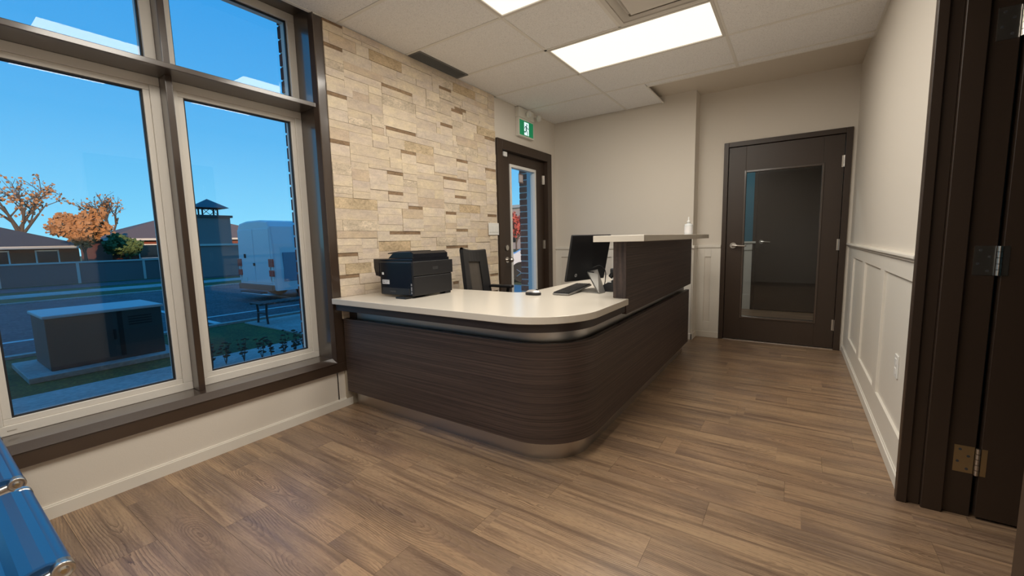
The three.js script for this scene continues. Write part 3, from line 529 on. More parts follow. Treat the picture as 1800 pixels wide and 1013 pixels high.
// ---------------------------------------------------------------- things on the desk
const WT = 0.806;
{ // printer
  const t = thing('printer', 'black multifunction laser printer on the white worktop by the stone wall', 'printer', [-2.11, WT, -1.926]);
  const m = M.blackGloss, s = M.blackPlastic;
  mesh('body', rb(-0.335, 0.002, 0.012, 0.25, -0.385, 0.0, 0.012, 3), m, t);
  mesh('side_cover', [rb(-0.012, 0.006, 0.016, 0.145, -0.38, -0.008, 0.004), rb(-0.012, 0.008, 0.152, 0.248, -0.392, -0.004, 0.004)], s, t);
  mesh('scanner_unit', side([[-0.402, 0.265], [-0.402, 0.20], [-0.385, 0.145], [-0.34, 0.138], [-0.335, 0.235], [0.004, 0.235], [0.004, 0.268]], -0.36, -0.004, 0.005), m, t);
  mesh('document_feeder', side([[-0.25, 0.268], [-0.19, 0.312], [-0.02, 0.316], [0.006, 0.300], [0.006, 0.268]], -0.345, -0.01, 0.006), m, t);
  mesh('feeder_tray', slab([-0.26, 0.305, -0.02], [-0.15, 0.318, -0.02], [-0.15, 0.318, -0.33], [-0.26, 0.305, -0.33], 0.006), s, t);
  mesh('paper_tray', rb(-0.31, -0.03, 0.018, 0.066, -0.02, 0.004, 0.006), s, t);
  mesh('tray_pull', rb(-0.225, -0.165, 0.034, 0.048, 0.002, 0.007, 0.002), M.darkGrey, t);
  mesh('vent', [0, 1, 2, 3, 4, 5].map(i => bx(0.0075, 0.0095, 0.185, 0.205, -0.19 - i * 0.009, -0.186 - i * 0.009)), M.darkGrey, t);
  mesh('foot', [rb(-0.12, -0.02, 0, 0.012, 0.0, 0.05, 0.003), rb(-0.33, -0.27, 0, 0.014, -0.37, -0.31, 0.003), rb(-0.06, 0, 0, 0.014, -0.37, -0.31, 0.003)], s, t);
  const c = document.createElement('canvas'); c.width = 256; c.height = 96; const x = c.getContext('2d'); x.fillStyle = '#d9d9dc'; x.fillRect(0, 0, 256, 96); x.fillStyle = '#8a8a90'; for (let i = 0; i < 3; i++) x.fillRect(100, 20 + i * 22, 130 - i * 30, 8); x.fillStyle = '#2a2a30'; x.fillRect(24, 56, 60, 14); x.fillStyle = '#77777c'; x.fillRect(24, 22, 50, 16);
  const lt = new THREE.CanvasTexture(c); lt.colorSpace = THREE.SRGBColorSpace; const g = new THREE.PlaneGeometry(0.075, 0.030); g.translate(-0.27, 0.105, 0.0012); mesh('rating_label', g, std(0xffffff, 0.5, { map: lt }), t);
  mesh('small_sticker', bx(-0.308, -0.288, 0.155, 0.172, 0.0, 0.0012), M.whitePlastic, t);
  mesh('port', [bx(-0.016, -0.008, 0.085, 0.10, 0, 0.003), bx(-0.016, -0.007, 0.05, 0.078, 0, 0.003), bx(-0.015, -0.007, 0.032, 0.044, 0, 0.003)], std(lin(0.25, 0.25, 0.27), 0.4), t);
}
{ // monitor seen from behind, on an easel stand
  const t = thing('monitor', 'black flat monitor with round silver logo, seen from behind on worktop', 'monitor', [0, 0, 0]);
  const A = V(-1.315, 0.88, -2.61), d = V(0.33, 0, -0.945).normalize(), n = V(0.945, 0, 0.33).normalize(), W = 0.40, H = 0.325, up = V(0, H, 0).addScaledVector(n, 0.073);
  const P = (u, v, o = 0) => { const nn = up.clone().cross(d).normalize(); if (nn.dot(n) < 0) nn.negate(); const p = A.clone().addScaledVector(d, u * W).addScaledVector(up, v).addScaledVector(nn, o); return [p.x, p.y, p.z]; };
  const basis = new THREE.Matrix4(), ux = d.clone(), uy = up.clone().normalize(), uz = ux.clone().cross(uy).normalize(); basis.makeBasis(ux, uy, uz); const out = uz.dot(n) > 0 ? 1 : -1;
  const place = g => { g.applyMatrix4(basis); g.translate(A.x, A.y, A.z); return g; }, L = up.length();
  mesh('back_shell', place(rb(0, W, 0, L, out > 0 ? -0.022 : 0.004, out > 0 ? -0.004 : 0.022, 0.007, 3)), M.blackPlastic, t);
  mesh('screen', place(bx(0.008, W - 0.008, 0.014, L - 0.008, out > 0 ? -0.0235 : 0.0222, out > 0 ? -0.0222 : 0.0235)), M.blackGloss, t);
  const c = document.createElement('canvas'); c.width = c.height = 128; const x = c.getContext('2d'); x.fillStyle = '#c9c9cc'; x.fillRect(0, 0, 128, 128); x.fillStyle = '#15151a'; x.font = 'italic bold 84px sans-serif'; x.textAlign = 'center'; x.textBaseline = 'middle'; x.fillText('hp', 62, 60);
  const lt = new THREE.CanvasTexture(c); lt.colorSpace = THREE.SRGBColorSpace; const lg = new THREE.CircleGeometry(0.012, 28); if (out < 0) lg.rotateY(PI); lg.translate(0.085, 0.045, out * 0.0012); mesh('logo', place(lg), std(0xffffff, 0.3, { map: lt, metalness: 0.4 }), t);
  const easel = std(lin(0.36, 0.35, 0.33), 0.42, { metalness: 0.9 }); mesh('easel_plate', slab([-1.089, WT + 0.004, -2.655], [-1.076, WT + 0.004, -2.735], [-1.197, 0.955, -2.890], [-1.234, 0.945, -2.790], 0.009), easel, t);
  mesh('easel_base', prism([[-1.086, -2.658], [-1.076, -2.735], [-1.24, -2.93], [-1.33, -2.72]], WT, WT + 0.007, 0.001), easel, t);
  mesh('hinge_arm', rod(P(0.5, 0.18, 0.0), [-1.205, 0.93, -2.83], 0.012), M.blackPlastic, t);
  mesh('cable', tube([P(0.62, 0.28, 0.004), [-1.17, 0.985, -2.86], [-1.145, 0.95, -2.90], [-1.165, 0.87, -2.96], [-1.20, 0.812, -3.02]], 0.0035, 28, 8), M.rubber, t);
}
{ // keyboard leaning on the stand
  const t = thing('keyboard', 'black slim keyboard with silver edge lying on worktop before the monitor stand', 'keyboard', [-1.290, WT + 0.002, -2.475], 0.02);
  t.rotation.x = 0.062;
  mesh('base', rb(-0.060, 0.060, 0, 0.012, -0.40, 0, 0.004), std(lin(0.32, 0.31, 0.30), 0.35, { metalness: 0.8 }), t);
  mesh('key_deck', rb(-0.056, 0.056, 0.010, 0.015, -0.396, -0.004, 0.003), M.blackPlastic, t);
  const kg = rb(-0.0078, 0.0078, 0, 0.005, -0.0078, 0.0078, 0.0015, 1);
  for (let i = 0; i < 21; i++) for (let j = 0; j < 6; j++) { if (j === 5 && i > 6 && i < 12) continue; const k = mesh('key', kg, M.blackPlastic, t); k.position.set(0.046 - j * 0.0184, 0.0145, -0.016 - i * 0.0182); }
  mesh('space_bar', rb(-0.0538, -0.0382, 0.0145, 0.0195, -0.225, -0.136, 0.0015, 1), M.blackPlastic, t);
}
{
  const t = thing('computer_mouse', 'silver and black computer mouse on white worktop beside the keyboard', 'mouse', [-1.472, WT, -2.425], 0.1);
  const dome = (sx, sy, sz, y) => { const g = new THREE.SphereGeometry(1, 28, 14, 0, 2 * PI, 0, PI / 2); g.scale(sx, sy, sz); g.translate(0, y, 0); return g.toNonIndexed(); };
  mesh('base', [cyl(0.056, 0.058, 0.012, 0, 0.006, 0).scale(1, 1, 0.56), dome(0.058, 0.02, 0.033, 0.011)], M.blackPlastic, t); mesh('shell', dome(0.056, 0.026, 0.030, 0.0125), std(lin(0.55, 0.53, 0.52), 0.3, { metalness: 0.5 }), t);
  mesh('scroll_wheel', cyl(0.009, 0.009, 0.006, 0.026, 0.032, 0, 'z', 16), M.rubber, t);
}
{ // desk phone behind the raised panel
  const t = thing('desk_phone', 'black desk phone with white key labels behind the monitor stand', 'telephone', [-0.945, WT, -2.79]);
  mesh('body', side([[-0.19, 0.0], [0.0, 0.0], [0.0, 0.125], [-0.03, 0.125], [-0.19, 0.035]], -0.25, 0, 0.004), M.blackPlastic, t);
  mesh('handset', [rb(-0.125, -0.02, 0.125, 0.165, -0.07, -0.01, 0.012, 3).rotateZ(0.0), tube([[-0.13, 0.10, -0.04], [-0.09, 0.15, -0.04], [-0.03, 0.165, -0.04], [-0.005, 0.15, -0.04]], 0.018, 16, 10)], M.blackPlastic, t);
  for (let i = 0; i < 4; i++) mesh('key_label', slab([-0.155 + i * 0.03, 0.058 + i * 0.0169, -0.085], [-0.137 + i * 0.03, 0.068 + i * 0.0169, -0.085], [-0.137 + i * 0.03, 0.068 + i * 0.0169, -0.16], [-0.155 + i * 0.03, 0.058 + i * 0.0169, -0.16], 0.002), M.whitePlastic, t);
  mesh('side_label', [bx(-0.10, -0.05, 0.085, 0.10, 0.0, 0.0012), bx(-0.14, -0.11, 0.066, 0.075, 0.0, 0.0012)], M.whitePlastic, t);
}
{ // hand sanitiser
  const t = thing('sanitizer_bottle', 'small clear hand sanitizer bottle with white pump cap on transaction counter', 'bottle', [-0.868, 1.196, -4.36]);
  mesh('body', lathe([[0, 0], [0.036, 0], [0.038, 0.006], [0.038, 0.09], [0.034, 0.102], [0.016, 0.108], [0.014, 0.116], [0, 0.116]], 0, 0, 0), std(lin(0.70, 0.72, 0.73), 0.15), t);
  mesh('label', [cyl(0.0386, 0.0386, 0.062, 0, 0.05, 0)], std(lin(0.78, 0.77, 0.78), 0.4), t);
  mesh('label_print', [0, 1, 2, 3].map(i => { const g = new THREE.CylinderGeometry(0.039, 0.039, 0.008, 10, 1, true, -1.9 + (i % 2) * 0.1, 0.45); g.translate(0, 0.028 + i * 0.015, 0); return g.toNonIndexed(); }), M.darkGrey, t);
  mesh('cap', lathe([[0, 0.114], [0.017, 0.114], [0.017, 0.130], [0.010, 0.136], [0.0065, 0.142], [0.006, 0.165], [0.004, 0.172], [0, 0.173]], 0, 0, 0), M.whitePlastic, t);
}
{ // office chair behind the desk
  const t = thing('office_chair', 'black office chair with mesh window backrest behind the desk', 'chair', [-2.18, 0, -2.88]);
  const m = M.blackPlastic, TL = V(-2.27, 1.118, -2.616), TR = V(-2.38, 1.092, -3.067), BL = V(-2.23, 0.62, -2.63), BR = V(-2.34, 0.60, -3.11), o = t.position;
  const P = (u, v, off = 0) => { const a = TL.clone().lerp(TR, u), b = BL.clone().lerp(BR, u), p = b.lerp(a, v); const bow = Math.sin(u * PI) * -0.03; p.x += bow + off; p.y += v > 0.97 ? Math.sin(u * PI) * -0.014 : 0; return [p.x - o.x, p.y - o.y, p.z - o.z]; };
  const patch = (u0, u1, v0, v1, th, nu = 8) => { const g = []; for (let i = 0; i < nu; i++) { const a = u0 + (u1 - u0) * i / nu, b = u0 + (u1 - u0) * (i + 1) / nu; g.push(slab(P(a, v0, th / 2), P(b, v0, th / 2), P(b, v1, th / 2), P(a, v1, th / 2), th)); } return g; };
  mesh('backrest_frame', [...patch(0, 0.26, 0, 1, 0.03, 3), ...patch(0.74, 1, 0, 1, 0.03, 3), ...patch(0.26, 0.74, 0.80, 1, 0.03, 4), ...patch(0.26, 0.74, 0, 0.12, 0.03, 4)], m, t);
  mesh('backrest_mesh', patch(0.26, 0.74, 0.12, 0.80, 0.004, 5), std(lin(0.09, 0.075, 0.062), 0.85, { transparent: true, opacity: 0.78 }), t);
  mesh('top_edge', tube([P(0, 1), P(0.25, 1), P(0.5, 1), P(0.75, 1), P(1, 1)], 0.016, 20, 8), m, t);
  mesh('seat', rb(-0.08, 0.40, 0.44, 0.52, -0.24, 0.24, 0.035, 4), M.darkGrey, t);
  for (const z of [-0.27, 0.27]) { const a = mesh('armrest', rb(-0.16, 0.08, 0.755, 0.78, z - 0.03 + (z < 0 ? 0.05 : 0), z + 0.03 + (z < 0 ? 0.05 : 0), 0.010, 3), m, t); mesh('arm_post', tube([[0.0, 0.755, z], [-0.02, 0.62, z], [0.03, 0.47, z * 0.85]], 0.016, 14, 8), m, a); }
  mesh('back_bracket', tube([[-0.05, 0.47, 0], [-0.14, 0.52, 0], [-0.15, 0.66, 0]], 0.024, 14, 8), m, t);
  mesh('gas_lift', cyl(0.028, 0.025, 0.36, 0.15, 0.27, 0), M.nickel, t);
  for (let i = 0; i < 5; i++) { const a = i * 2 * PI / 5, x = 0.15 + Math.cos(a) * 0.29, z = Math.sin(a) * 0.29; mesh('star_leg', rod([0.15, 0.11, 0], [x, 0.07, z], 0.022, 0.015), m, t); mesh('caster', cyl(0.03, 0.03, 0.04, x, 0.03, z, 'x', 16), m, t); }
}

// ---------------------------------------------------------------- fittings on walls
{ // exit sign: green running-man panel
  const t = thing('exit_sign', 'lit green running-man exit sign with two emergency lamp heads above exit door', 'exit sign', [XW, 2.36, -4.265]);
  mesh('housing', rb(0, 0.045, 0, 0.205, -0.17, 0.165, 0.006, 3), M.plastic, t); mesh('top_box', rb(0, 0.05, 0.205, 0.318, -0.165, 0.165, 0.006, 3), M.plastic, t);
  const c = document.createElement('canvas'); c.width = 512; c.height = 288; const x = c.getContext('2d'); x.fillStyle = '#0a6b43'; x.fillRect(0, 0, 512, 288); x.fillStyle = '#d9f3f5'; x.fillRect(168, 22, 172, 250);
  x.fillStyle = '#0a3a3c'; x.beginPath(); x.arc(268, 66, 20, 0, 7); x.fill(); x.lineCap = 'round'; x.lineJoin = 'round'; x.strokeStyle = '#0a3a3c'; const ln = (w, ...p) => { x.lineWidth = w; x.beginPath(); x.moveTo(p[0], p[1]); for (let i = 2; i < p.length; i += 2) x.lineTo(p[i], p[i + 1]); x.stroke(); };
  ln(38, 252, 104, 240, 160); ln(18, 246, 100, 206, 108, 190, 140); ln(18, 262, 108, 292, 140, 324, 134); ln(22, 238, 166, 226, 206, 176, 214); ln(22, 248, 166, 286, 204, 300, 262);
  const et = new THREE.CanvasTexture(c); et.colorSpace = THREE.SRGBColorSpace;
  const g = new THREE.PlaneGeometry(0.295, 0.165); g.rotateY(PI / 2); g.translate(0.0462, 0.1, 0.002);
  mesh('sign_face', g, std(0xffffff, 0.4, { map: et, emissive: 0xffffff, emissiveMap: et, emissiveIntensity: 0.5 }), t);
  const l = new THREE.RectAreaLight(new THREE.Color(0.35, 0.8, 0.6), 0.15, 0.29, 0.16); l.position.set(0.05, 0.1, 0.002); l.rotation.y = -PI / 2; t.add(l); l.lookAt(V(XW + 3, 2.46, -4.263));
  for (const z of [0.02, -0.20]) { const h = mesh('lamp_head', [lathe([[0, 0], [0.030, 0], [0.036, 0.012], [0.034, 0.03], [0, 0.034]], 0, 0, 0).rotateZ(-PI / 2 - 0.3).translate(0.075, 0.258, z), rod([0.03, 0.262, z], [0.075, 0.262, z], 0.012)], M.plastic, t); mesh('lens', cyl(0.025, 0.025, 0.004, 0.1095, 0.248, z, 'x', 20).translate(0, 0, 0), M.whitePlastic, h); }
}
{
  const t = thing('light_switch', 'white four-gang light switch plate on stone wall by exit door', 'switch', [-2.652, 1.305, -3.583]);
  mesh('cover_plate', rb(0, 0.007, -0.063, 0.063, -0.09, 0.09, 0.003), M.whitePlastic, t); for (let i = 0; i < 4; i++) mesh('rocker', rb(0.006, 0.011, -0.033, 0.033, -0.079 + i * 0.042, -0.047 + i * 0.042, 0.002), M.whitePlastic, t);
}
{
  const t = thing('wall_outlet', 'white outlet cover plate low on the panelled right wall', 'outlet', [XR + 0.014, 0.505, -2.775]);
  mesh('cover_plate', rb(-0.007, 0, -0.058, 0.058, -0.036, 0.036, 0.003), M.whitePlastic, t); for (const y of [-0.024, 0.024]) mesh('socket', rb(-0.010, -0.005, y - 0.016, y + 0.016, -0.017, 0.017, 0.002), M.whitePlastic, t);
}

// ---------------------------------------------------------------- waiting chairs (blue sling seats) at the left
function slingChair(x1, label) {
  const t = thing('waiting_chair', label, 'chair', [x1, 0, -0.145], 0, 'blue waiting chairs in a row'), W = 0.56;
  const blue = M.blueVinyl || (M.blueVinyl = std(lin(0.006, 0.065, 0.19), 0.30)), prof = [];
  // profile of the sling, side view (z from front 0 to back): seat then back
  for (let i = 0; i <= 24; i++) { const s = i / 24; prof.push([s * 0.46, 0.435 - 0.05 * Math.sin(s * PI * 0.8) * 0.6 - 0.012 * s]); }
  for (let i = 1; i <= 20; i++) { const s = i / 20; prof.push([0.46 + 0.05 * Math.sin(s * PI / 2) + 0.10 * s, 0.407 + 0.52 * s]); }
  const strip = (a, b, name) => { // one padded channel of the sling
    const P = prof.slice(a, b + 1), top = [], n = P.length; const pos = [], idx = [];
    for (let i = 0; i < n; i++) { const q = P[Math.min(n - 1, i + 1)], p = P[Math.max(0, i - 1)], dz = q[0] - p[0], dy = q[1] - p[1], l = Math.hypot(dz, dy), puff = 0.011 * Math.sqrt(Math.max(0, Math.sin((i / (n - 1)) * PI))) + 0.004; top.push([P[i][0] - dy / l * puff, P[i][1] + dz / l * puff]); }
    const loop = top.concat(P.slice().reverse().map(p => [p[0], p[1] - 0.006])); const sh = new THREE.Shape(loop.map(p => new THREE.Vector2(p[0], p[1])));
    const g = new THREE.ExtrudeGeometry(sh, { depth: W - 0.03, bevelEnabled: true, bevelThickness: 0.006, bevelSize: 0.004, bevelSegments: 2 }); g.rotateY(-PI / 2); g.translate(-0.015, 0, 0); // shape x -> z
    return mesh(name, g, blue, t);
  };
  for (let k = 0; k < 6; k++) strip(k * 4, k * 4 + 4, 'seat_channel'); for (let k = 0; k < 5; k++) strip(24 + k * 4, 28 + k * 4, 'back_channel');
  mesh('front_roll', cyl(0.020, 0.020, W - 0.012, -W / 2, 0.424, -0.002, 'x', 28), blue, t);
  for (const s of [0, -W]) {
    const e = s === 0 ? 1 : -1; mesh('side_rail', tube(prof.filter((_, i) => i % 3 === 0 || i === 44).map(p => [s - e * 0.004, p[1] - 0.012, p[0]]), 0.011, 40, 8), M.nickel, t);
    const c = mesh('end_cap', lathe([[0, 0.010], [0.008, 0.010], [0.009, 0.007], [0.0145, 0.007], [0.016, 0.010], [0.020, 0.010], [0.0215, 0.007], [0.0215, -0.018], [0, -0.018]], 0, 0, 0, 32).rotateZ(-PI / 2 * e).translate(s, 0.424, -0.002), M.nickel, t);
    mesh('cap_bolt', cyl(0.006, 0.006, 0.004, s + e * 0.010, 0.424, -0.002, 'x', 6), M.brass, c);
  }
  mesh('cross_bar', [cyl(0.014, 0.014, W, -W / 2, 0.36, 0.14, 'x', 16), cyl(0.014, 0.014, W, -W / 2, 0.36, 0.36, 'x', 16)], M.nickel, t);
  for (const x of [-0.03, -W + 0.03]) for (const z of [0.14, 0.40]) mesh('leg', rod([x, 0.37, z === 0.14 ? 0.16 : 0.36], [x, 0, z === 0.14 ? 0.06 : 0.46], 0.013, 0.011, 12), M.nickel, t);
}
slingChair(-1.415, 'blue vinyl waiting chair with round silver caps, the one away from window');
slingChair(-2.08, 'blue vinyl waiting chair with round silver caps, standing against the window wall');

// ---------------------------------------------------------------- outside
const at = (X, Y, y) => { const d = V((X - 900) / 733, -(Y - 506.5) / 733, -1).applyEuler(camera.rotation), t = (y - EYE) / d.y; return [d.x * t, d.z * t]; };
{
  const g = structG('ground');
  mesh('lawn', bx(-160, XO, GY - 0.3, GY - 0.02, -160, 90), M.grass, g); mesh('lawn', bx(XO, 60, GY - 0.3, GY - 0.02, -160, -8.0), M.grass, g);
  const pl = (n, m, x0, x1, z0, z1, h = 0) => mesh(n, bx(x0, x1, GY - 0.04, GY + h, z0, z1), m, g);
  pl('walkway', M.concrete, -6.70, XO, -40, 30); pl('walkway', M.concrete, -9.2, -6.70, -12, -3.85); pl('lot', M.asphalt, -19.0, -9.5, -40, 40, -0.012); pl('kerb', M.concrete, -9.5, -9.35, -40, 40, 0.02);
  pl('far_kerb', M.concrete, -19.2, -19.0, -60, 60, 0.03); pl('sidewalk', M.concrete, -23.0, -21.4, -60, 60, 0.0); pl('street', M.asphalt, -27.2, -24.7, -60, 60, -0.01);
  const stripe = std(lin(0.62, 0.63, 0.62), 0.8); pl('parking_line', stripe, -10.78, -10.66, -30, -3.3, -0.008); pl('parking_line', stripe, -15.5, -9.5, -3.62, -3.50, -0.008); pl('parking_line', stripe, -11.15, -11.0, -1.3, 8, -0.008); pl('parking_line', stripe, -15.5, -9.5, -6.6, -6.48, -0.008);
}
{
  const t = thing('utility_box', 'large dark green pad-mounted utility cabinet with pale top outside window', 'utility box', [-8.0, GY, -1.51]);
  const dg = std(lin(0.035, 0.05, 0.05), 0.5), pale = std(lin(0.55, 0.54, 0.54), 0.5);
  mesh('pad', rb(-0.62, 0.66, -0.02, 0.05, -0.72, 0.78, 0.01), M.concrete, t);
  mesh('cabinet', rb(-0.45, 0.47, 0.05, 0.71, -0.57, 0.57, 0.015), dg, t); mesh('lid', rb(-0.48, 0.50, 0.705, 0.745, -0.59, 0.59, 0.012), pale, t);
  mesh('door_seam', bx(0.468, 0.474, 0.1, 0.72, -0.14, -0.09), M.rubber, t); mesh('door_handle', rb(0.47, 0.50, 0.33, 0.47, -0.06, -0.035, 0.006), M.rubber, t); mesh('vent_louvre', [0, 1, 2, 3].map(i => bx(0.468, 0.476, 0.5 + i * 0.035, 0.515 + i * 0.035, -0.45, -0.2)), M.rubber, t);
}
{ // parked van, rear towards the window
  const t = thing('van', 'white panel van parked with its red tail lights towards the window', 'van', [-11.72, GY, -5.75]);
  const body = [[-2.02, 0.30], [-2.04, 0.9], [-2.0, 1.6], [-1.93, 2.06], [-1.8, 2.20], [-1.4, 2.25], [-0.6, 2.25], [-0.2, 2.20], [-0.07, 2.06], [0.0, 1.6], [0.04, 0.9], [0.02, 0.30]];
  mesh('body', side(body, -4.2, 0, 0.05), M.vanWhite, t); mesh('bonnet', rb(-1.9, -0.1, 0.32, 1.1, -5.3, -4.1, 0.1, 3), M.vanWhite, t);
  mesh('rear_door', [rb(-1.92, -1.02, 0.5, 2.02, -0.03, 0.012, 0.02), rb(-0.98, -0.10, 0.5, 2.02, -0.03, 0.012, 0.02)], M.vanWhite, t);
  mesh('side_panel', rb(0.02, 0.045, 0.55, 1.35, -3.9, -0.25, 0.01), std(lin(0.20, 0.27, 0.36), 0.3), t);
  for (const x of [-1.99, -0.17]) { mesh('tail_light', [rb(x - 0.04, x + 0.2, 0.96, 1.18, 0, 0.03, 0.01), rb(x - 0.04, x + 0.2, 0.70, 0.87, 0, 0.03, 0.01)], M.tailRed, t); mesh('light_unit', rb(x, x + 0.16, 0.55, 1.17, -0.01, 0.012, 0.01), M.whitePlastic, t); }
  mesh('door_lever', [rb(-1.08, -1.0, 0.98, 1.06, 0.012, 0.03, 0.006), rb(-1.6, -1.5, 1.2, 1.32, 0.012, 0.03, 0.006), rb(0.04, 0.06, 1.18, 1.24, -1.1, -0.85, 0.006)], M.rubber, t);
  mesh('bumper', rb(-1.98, -0.02, 0.30, 0.46, -0.1, 0.07, 0.02), M.darkGrey, t); mesh('step', rb(-1.6, -0.4, 0.22, 0.27, 0.02, 0.2, 0.01), M.darkGrey, t);
  mesh('number_plate', bx(-1.86, -1.52, 0.52, 0.64, 0.012, 0.02), M.whitePlastic, t);
  for (const [x, z] of [[-1.86, -1.0], [-0.10, -1.0], [-1.86, -4.3], [-0.10, -4.3]]) { const w = mesh('wheel', cyl(0.34, 0.34, 0.22, x, 0.34, z, 'x', 28), M.rubber, t); mesh('hub', cyl(0.18, 0.18, 0.24, x, 0.34, z, 'x', 16), M.nickel, w); }
}
{ // slatted bench
  const t = thing('bench', 'dark metal slatted bench on the concrete walkway outside', 'bench', [-8.75, GY, -4.75]);
  for (let i = 0; i < 16; i++) mesh('slat', rb(-0.22, 0.22, 0.40, 0.42, 0.82 - i * 0.105, 0.88 - i * 0.105, 0.004), M.darkGrey, t);
  for (const z of [-0.7, 0.75]) mesh('leg', [tube([[-0.2, 0.40, z], [-0.17, 0.2, z], [-0.2, 0, z]], 0.022, 10, 8), tube([[0.2, 0.40, z], [0.17, 0.2, z], [0.2, 0, z]], 0.022, 10, 8), rod([-0.18, 0.2, z], [0.18, 0.2, z], 0.018)], M.darkGrey, t);
  mesh('seat_rail', [bx(-0.21, -0.17, 0.38, 0.40, -0.78, 0.88), bx(0.17, 0.21, 0.38, 0.40, -0.78, 0.88)], M.darkGrey, t);
}
{ // small perennials in the bed outside the right-hand window
  const R = rng(9), lm = std(lin(0.05, 0.055, 0.035), 0.9);
  for (const [X, Y, s] of [[375, 648, 0.3], [398, 640, 0.26], [430, 636, 0.3], [462, 632, 0.34], [478, 628, 0.26], [500, 626, 0.34], [520, 622, 0.32], [536, 618, 0.28]]) {
    const p = at(X, Y, GY), t = tag(new THREE.Group(), 'sparse dark perennial plant on the pale walkway below the window', 'plant', 'small plants outside the window'); t.name = numbered('garden_plant'); t.position.set(p[0], GY, p[1]); scene.add(t);
    const st = [], lf = []; for (let k = 0; k < 5; k++) { const a = R() * 6.3, r = s * 0.26 * R(), h = s * (0.6 + 0.5 * R()), e = [Math.cos(a) * r, h, Math.sin(a) * r]; st.push(rod([0, 0, 0], e, 0.004, 0.002, 5)); for (let j = 0; j < 4; j++) { const g = new THREE.SphereGeometry(0.018 + R() * 0.018, 6, 4); g.scale(1, 0.35, 0.7); g.rotateY(R() * 6); g.rotateZ(R() - 0.5); g.translate(e[0] * (0.5 + j * 0.17) + (R() - 0.5) * 0.09, h * (0.4 + j * 0.2), e[2] * (0.5 + j * 0.17) + (R() - 0.5) * 0.05); lf.push(g.toNonIndexed()); } }
    mesh('stem', st, M.bark, t); mesh('leaves', lf, lm, t);
  }
}
{ // low wall along the far side of the street, in panels
  const t = thing('boundary_fence', 'long grey panel fence with pale capping along the far street', 'fence', [-27.8, GY, 0]);
  for (let k = 0; k < 16; k++) { const z = 12 - k * 2.4; mesh('fence_panel', bx(-0.05, 0.05, 0, 0.95, z - 2.34, z), std(lin(0.17, 0.15, 0.145), 0.9), t); mesh('post', bx(-0.08, 0.08, 0, 1.0, z - 2.42, z - 2.32), M.siding, t); }
  mesh('capping', bx(-0.1, 0.1, 0.95, 1.02, -26.5, 12), M.siding, t);
}
{ // masonry pier with a roofed cap
  const t = thing('chimney_pier', 'stepped masonry pier with small pyramid-roofed vent cap beyond the lot', 'chimney', [-26, GY, -9.75]);
  const st = std(lin(0.22, 0.20, 0.19), 0.9); mesh('base', bx(-0.8, 0.6, 0, 1.62, -1.1, 0.95), st, t); mesh('base_cap', bx(-0.9, 0.7, 1.62, 1.72, -1.2, 1.05), M.siding, t); mesh('shaft', bx(-0.6, 0.5, 1.72, 3.1, -0.7, 0.85), st, t); mesh('shaft_cap', bx(-0.7, 0.6, 3.1, 3.22, -0.8, 0.95), M.darkGrey, t);
  for (const [x, z] of [[-0.3, -0.25], [0.2, -0.25], [-0.3, 0.45], [0.2, 0.45]]) mesh('post', bx(x - 0.03, x + 0.03, 3.22, 3.6, z - 0.03, z + 0.03), M.darkGrey, t);
  mesh('lattice', [rod([0.2, 3.25, -0.25], [0.2, 3.58, 0.1], 0.015), rod([0.2, 3.58, -0.25], [0.2, 3.25, 0.1], 0.015), rod([0.2, 3.25, 0.1], [0.2, 3.58, 0.45], 0.015), rod([0.2, 3.58, 0.1], [0.2, 3.25, 0.45], 0.015)], M.darkGrey, t);
  const g = new THREE.ConeGeometry(1.05, 0.5, 4); g.rotateY(PI / 4); g.translate(-0.05, 3.85, 0.1); mesh('roof', g, std(lin(0.10, 0.11, 0.12), 0.6), t);
}
function house(x, z, w, d, h, rh, label, roofC, wins) {
  const t = thing('house', label, 'house', [x, GY, z]), rm = std(roofC, 0.9); mesh('wall', bx(-d / 2, d / 2, 0, h, -w / 2, w / 2), M.brick, t);
  const o = 0.5, A = [d / 2 + o, h - 0.1, w / 2 + o], B = [d / 2 + o, h - 0.1, -w / 2 - o], C = [-d / 2 - o, h - 0.1, -w / 2 - o], D = [-d / 2 - o, h - 0.1, w / 2 + o], E = [0, h + rh, w / 2 - d * 0.45], F = [0, h + rh, -w / 2 + d * 0.45];
  const tri = (a, b, c) => { const q = new THREE.BufferGeometry(); q.setAttribute('position', new THREE.Float32BufferAttribute([...a, ...b, ...c], 3)); q.setAttribute('uv', new THREE.Float32BufferAttribute([0, 0, 1, 0, 0, 1], 2)); q.computeVertexNormals(); return q; };
  mesh('roof', [tri(A, B, F), tri(A, F, E), tri(C, D, E), tri(C, E, F), tri(B, C, F), tri(D, A, E), tri(A, D, C), tri(A, C, B)], rm, t);
  mesh('fascia', [bx(d / 2 + o, d / 2 + o + 0.04, h - 0.22, h - 0.06, -w / 2 - o, w / 2 + o)], M.siding, t);
  for (const [a, b, y0, y1] of wins) { const f = mesh('window', bx(d / 2, d / 2 + 0.06, y0, y1, a, b), M.whitePlastic, t); mesh('window_pane', bx(d / 2 + 0.06, d / 2 + 0.065, y0 + 0.07, y1 - 0.07, a + 0.07, b - 0.07), M.blackGloss, f); }
}
house(-42, -1.2, 11, 8, 1.9, 1.5, 'low brick house with dark hipped roof behind the fence', lin(0.06, 0.055, 0.055), [[-4.6, -3.6, 0.7, 1.6], [-2.6, -1.2, 0.7, 1.6], [0.6, 2.0, 0.7, 1.6]]);
house(-46, -15.5, 13, 9, 2.4, 1.6, 'sunlit orange brick house with brown hipped roof behind the fence', lin(0.20, 0.13, 0.10), [[-4.5, -3.2, 0.8, 1.9], [-0.6, 0.8, 0.8, 1.9], [3.6, 5.0, 0.8, 1.9]]);
